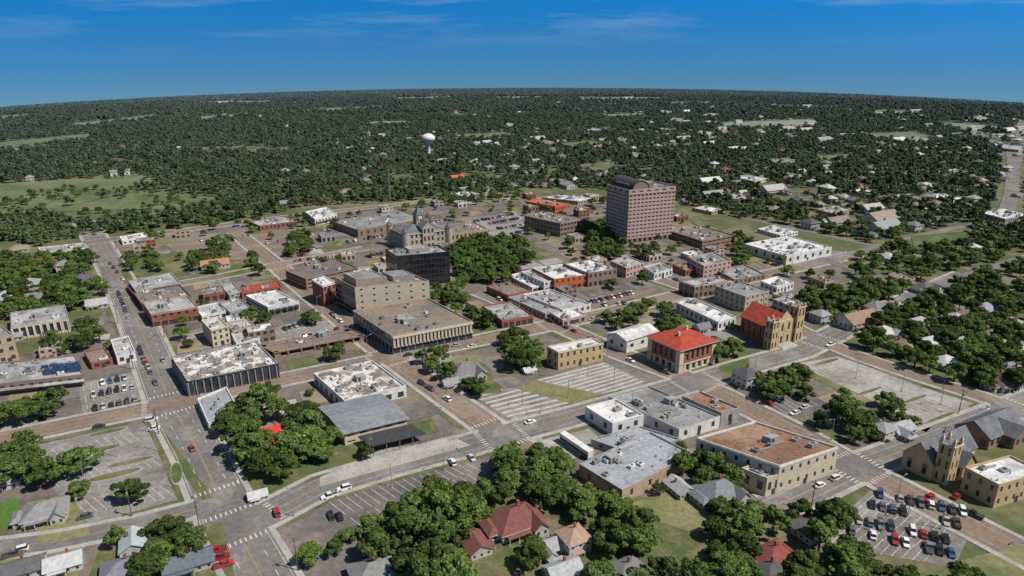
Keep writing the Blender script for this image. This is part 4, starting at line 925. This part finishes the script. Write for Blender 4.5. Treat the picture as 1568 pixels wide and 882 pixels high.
def car(p,ang,col=None,k=None,name='parked_car',z=.12):
    k=k if k is not None else random.choices([0,1,2],[.4,.4,.25])[0]
    o=link(name,CM[k],(p[0],p[1],z)); o.rotation_euler=(0,0,ang+random.choice([0,math.pi])+random.uniform(-.03,.03)); o.color=(*(col or random.choice(CC)),1)
def row(p0,p1,perp=True,fillp=.6,sp=2.9,ang=None):
    a,b=P(*p0),P(*p1); d=b-a; L=d.length; d/=L; st=sp if perp else 6.3; n=int(L/st)
    for i in range(n):
        if random.random()<fillp:
            p=a+d*(i+.5)*st; an=math.atan2(d.y,d.x)+(math.pi/2 if perp else 0)+(ang or 0)
            if in1(FOOT,p.x,p.y): continue
            car(p,an)
for r in [((1340,757),(1490,789),True,.75),((1328,773),(1485,808),True,.75),((1308,796),(1478,834),True,.7),((1296,812),(1470,852),True,.65),
  ((228,575),(212,530),False,.8),((200,495),(180,445),False,.7),((244,600),(218,545),False,.6),((140,592),(205,577),True,.8),((138,607),(212,592),True,.9),((140,628),(220,610),True,.8),
  ((400,515),(500,487),True,.8),((420,530),(530,503),True,.8),((615,547),(720,526),False,.8),((620,553),(735,529),False,.5),((560,525),(500,475),False,.7),((640,585),(700,622),False,.6),
  ((885,468),(1000,442),True,.7),((870,472),(960,465),True,.5),((840,505),(950,480),False,.6),((760,458),(840,490),False,.7),((800,476),(860,500),False,.6),((960,548),(1035,578),False,.4),((860,500),(930,530),False,.5),
  ((700,345),(790,328),True,.8),((705,352),(800,334),True,.8),((725,358),(815,342),True,.7),((745,366),(830,350),True,.7),((640,345),(700,335),True,.5),((560,395),(590,388),True,.5),((255,375),(420,356),True,.2),((280,390),(430,370),True,.2),
  ((450,400),(540,392),True,.6),((60,690),(220,655),True,.05),((1165,622),(1235,602),True,.25),((1200,650),(1290,640),True,.1),((1010,420),(1060,440),False,.6),((1150,470),(1210,495),False,.4),((1240,540),(1300,520),False,.2),
  ((380,590),(440,582),False,.6),((190,430),(165,400),False,.6),((455,395),(480,380),True,.6),((930,390),(1020,385),True,.5),((880,320),(920,330),True,.6),((1280,440),(1330,430),True,.4),((1120,440),(1180,428),False,.6),((120,790),(140,785),True,.7),
  ((800,320),(870,335),True,.6),((1060,385),(1130,375),True,.4),((470,345),(520,360),True,.5),((530,372),(590,362),True,.6)]:
    row(*r)
for px,py,an,c,k in [(505,762,GA,(.75,.75,.75),2),(527,750,GA,(.75,.75,.75),1),(693,710,R2,(.7,.7,.7),1),(722,703,R2,(.5,.5,.5),0),(757,722,R2,(.1,.1,.1),0),(812,648,GA,(.8,.8,.8),0),(424,787,R2,(.4,.02,.02),1),(520,793,R2,(.02,.02,.02),0),(507,792,R2,(.02,.02,.02),0),
  (332,845,GA,(.4,.02,.02),2),(337,856,GA,(.3,.02,.03),2),(343,867,GA,(.5,.03,.03),2),(294,688,GU,(.3,.05,.05),0),(1255,745,GA,(.7,.7,.7),0),(1280,734,GA,(.6,.6,.6),1),(1217,634,GA,(.7,.7,.7),0),(1232,625,GA,(.6,.6,.6),0),(965,553,GU,(.7,.7,.7),0),(1421,765,GA,(.35,.02,.02),1),(1465,762,GA,(.3,.02,.02),0),(1490,790,GU,(.03,.03,.03),2),
  (152,655,GA,(.05,.05,.05),0),(232,645,GA,(.6,.6,.6),1),(235,658,GA,(.7,.7,.7),0),(130,793,GA,(.1,.1,.1),0),(30,845,GA,(.7,.7,.7),1),(20,852,GA,(.1,.1,.1),2),(1395,706,GA,(.4,.03,.03),1),(555,828,R2,(.2,.2,.2),0),(250,553,GU,(.3,.3,.3),0)]:
    car(P(px,py),an,c,k)
# truck trailer
o=P(882,690); b=Bld(o,U1,Vector((-U1.y,U1.x,0))); b.box('box','white',-8,8,-1.3,1.3,1.2,4.0); b.box('stripe','dark',-7.9,7.9,1.31,1.33,1.4,2.6)
for x in (-6,-4.8,5.5):
    for y in (-1.3,1.05):
        A=[(x+.5*math.cos(i*math.pi/6),.5+.5*math.sin(i*math.pi/6)) for i in range(12)]; b.hexa('wheels','rubber',[(u,y,z+.1) for u,z in A],[(u,y+.25,z+.1) for u,z in A])
b.finish('semi_trailer')
# ------------------------------------------------------------------ poles and lamps
def lamp_mesh():
    b=Bld((0,0,0),Vector((1,0,0)),Vector((0,1,0))); b.cyl('pole','metal',0,0,0,9,.13,.08,8); b.cyl('base','concrete',0,0,0,.5,.3,.3,8)
    b.hexa('arm','metal',[(0,-.05,8.6),(2.2,-.05,9.2),(2.2,.05,9.2),(0,.05,8.6)],[(0,-.05,8.72),(2.2,-.05,9.3),(2.2,.05,9.3),(0,.05,8.72)]); b.box('lamp_head','metal',1.9,2.8,-.18,.18,9.15,9.32); return b.single('street_lamp')
def pole_mesh():
    b=Bld((0,0,0),Vector((1,0,0)),Vector((0,1,0))); b.cyl('pole','wood',0,0,0,11,.17,.11,8); b.box('crossarm','wood',-1.3,1.3,.12,.24,10,10.15)
    for x in (-1.1,-.4,.4,1.1): b.cyl('insulators','metal',x,.18,10.15,10.4,.06,.04,6)
    b.cyl('transformer','metal',.4,0,8.2,9.2,.28,n=8); return b.single('utility_pole')
LM,PM=lamp_mesh(),pole_mesh()
for nm,q,w,mt,ln in RW:
    if nm[0]=='R': continue
    Q=resample(q,1.0); N_=normals(Q)
    for i in range(10,len(Q),34):
        sd=1 if (i//34)%2 else -1; p=Q[i]+N_[i]*sd*(w/2+1.0)
        if onroad(p.x,p.y,.2,nm) : continue
        pole=nm in('A4','B1','B7','A1'); o=link('utility_pole' if pole else 'street_lamp',PM if pole else LM,(p.x,p.y,.2)); n_=-N_[i]*sd; o.rotation_euler=(0,0,math.atan2(n_.y,n_.x))
for px,py in [(180,700),(240,690),(130,740),(600,745),(680,720),(640,770),(1310,580),(1380,600),(1440,620),(1390,790),(1440,810),(1350,815),(800,620),(870,610),(900,575),(940,590),(440,505),(480,500),(170,610),(760,335),(730,350)]:
    p=P(px,py); o=link('street_lamp',LM,(p.x,p.y,.05)); o.rotation_euler=(0,0,random.uniform(0,6))
a,bb=P(572,700),P(694,668); d=(bb-a); L=d.length; d.normalize(); b=Bld(a,d,Vector((-d.y,d.x,0)))
b.box('wall_base','concrete',0,L,-.12,.12,0,.5)
for x in np.arange(0,L,2.5): b.box('fence_posts','dark',x-.07,x+.07,-.06,.06,.5,1.9)
for z in (.9,1.3,1.7): b.box('fence_rails','dark',0,L,-.02,.02,z,z+.06)
b.finish('fence')
# ------------------------------------------------------------------ light
sd=Vector((.78,-.3,0)).normalized(); EL=math.radians(54)
sv=Vector((sd.x*math.cos(EL),sd.y*math.cos(EL),math.sin(EL)))
l=bpy.data.lights.new('sun','SUN'); l.energy=5.0; l.angle=math.radians(.5); l.color=(1,.94,.85); lo=link('sun',l,(0,0,500)); lo.rotation_euler=sv.to_track_quat('Z','Y').to_euler()
w=bpy.data.worlds.new('World'); sc.world=w; w.use_nodes=True; nt=w.node_tree; bg=nt.nodes['Background']; bg.inputs[1].default_value=.065
sky=nd(nt,'ShaderNodeTexSky'); sky.sky_type='NISHITA'; sky.sun_disc=False; sky.sun_elevation=EL; sky.sun_rotation=math.atan2(sd.x,sd.y); sky.dust_density=.3; sky.ozone_density=3; sky.air_density=1.0
tc=nd(nt,'ShaderNodeTexCoord'); sx=nd(nt,'ShaderNodeSeparateXYZ'); nt.links.new(tc.outputs['Generated'],sx.inputs[0])
z1=mrange(nt,sx.outputs[2],-.06,.09,.15,.5)
mx=nd(nt,'ShaderNodeMath',operation='MAXIMUM'); nt.links.new(z1,mx.inputs[0]); nt.links.new(sx.outputs[2],mx.inputs[1])
cx=nd(nt,'ShaderNodeCombineXYZ'); nt.links.new(sx.outputs[0],cx.inputs[0]); nt.links.new(sx.outputs[1],cx.inputs[1]); nt.links.new(mx.outputs[0],cx.inputs[2])
nm=nd(nt,'ShaderNodeVectorMath',operation='NORMALIZE'); nt.links.new(cx.outputs[0],nm.inputs[0]); nt.links.new(nm.outputs[0],sky.inputs[0])
tint=mixc(nt,mrange(nt,sx.outputs[2],-.05,.06,0,1),(.68,1.06,1.12),(.14,1.48,2.3))
tint=mixc(nt,mrange(nt,sx.outputs[2],.1,.3,0,1),tint,(.95,.98,1.0))
col=mixc(nt,1.0,sky.outputs[0],tint,'MULTIPLY')
mp=nd(nt,'ShaderNodeMapping'); mp.inputs['Scale'].default_value=(3.5,1,34); mp.inputs['Rotation'].default_value=(0,.06,0); nt.links.new(tc.outputs['Generated'],mp.inputs[0])
nf=noi(nt,mp.outputs[0],1.3,9,.62); cf=mrange(nt,nf,.5,.8,0,.42)
hf=mrange(nt,sx.outputs[2],0.0,.05,0,1); mm=nd(nt,'ShaderNodeMath',operation='MULTIPLY'); nt.links.new(cf,mm.inputs[0]); nt.links.new(hf,mm.inputs[1])
col=mixc(nt,mm.outputs[0],col,(7.,8.6,10.)); nt.links.new(col,bg.inputs[0])
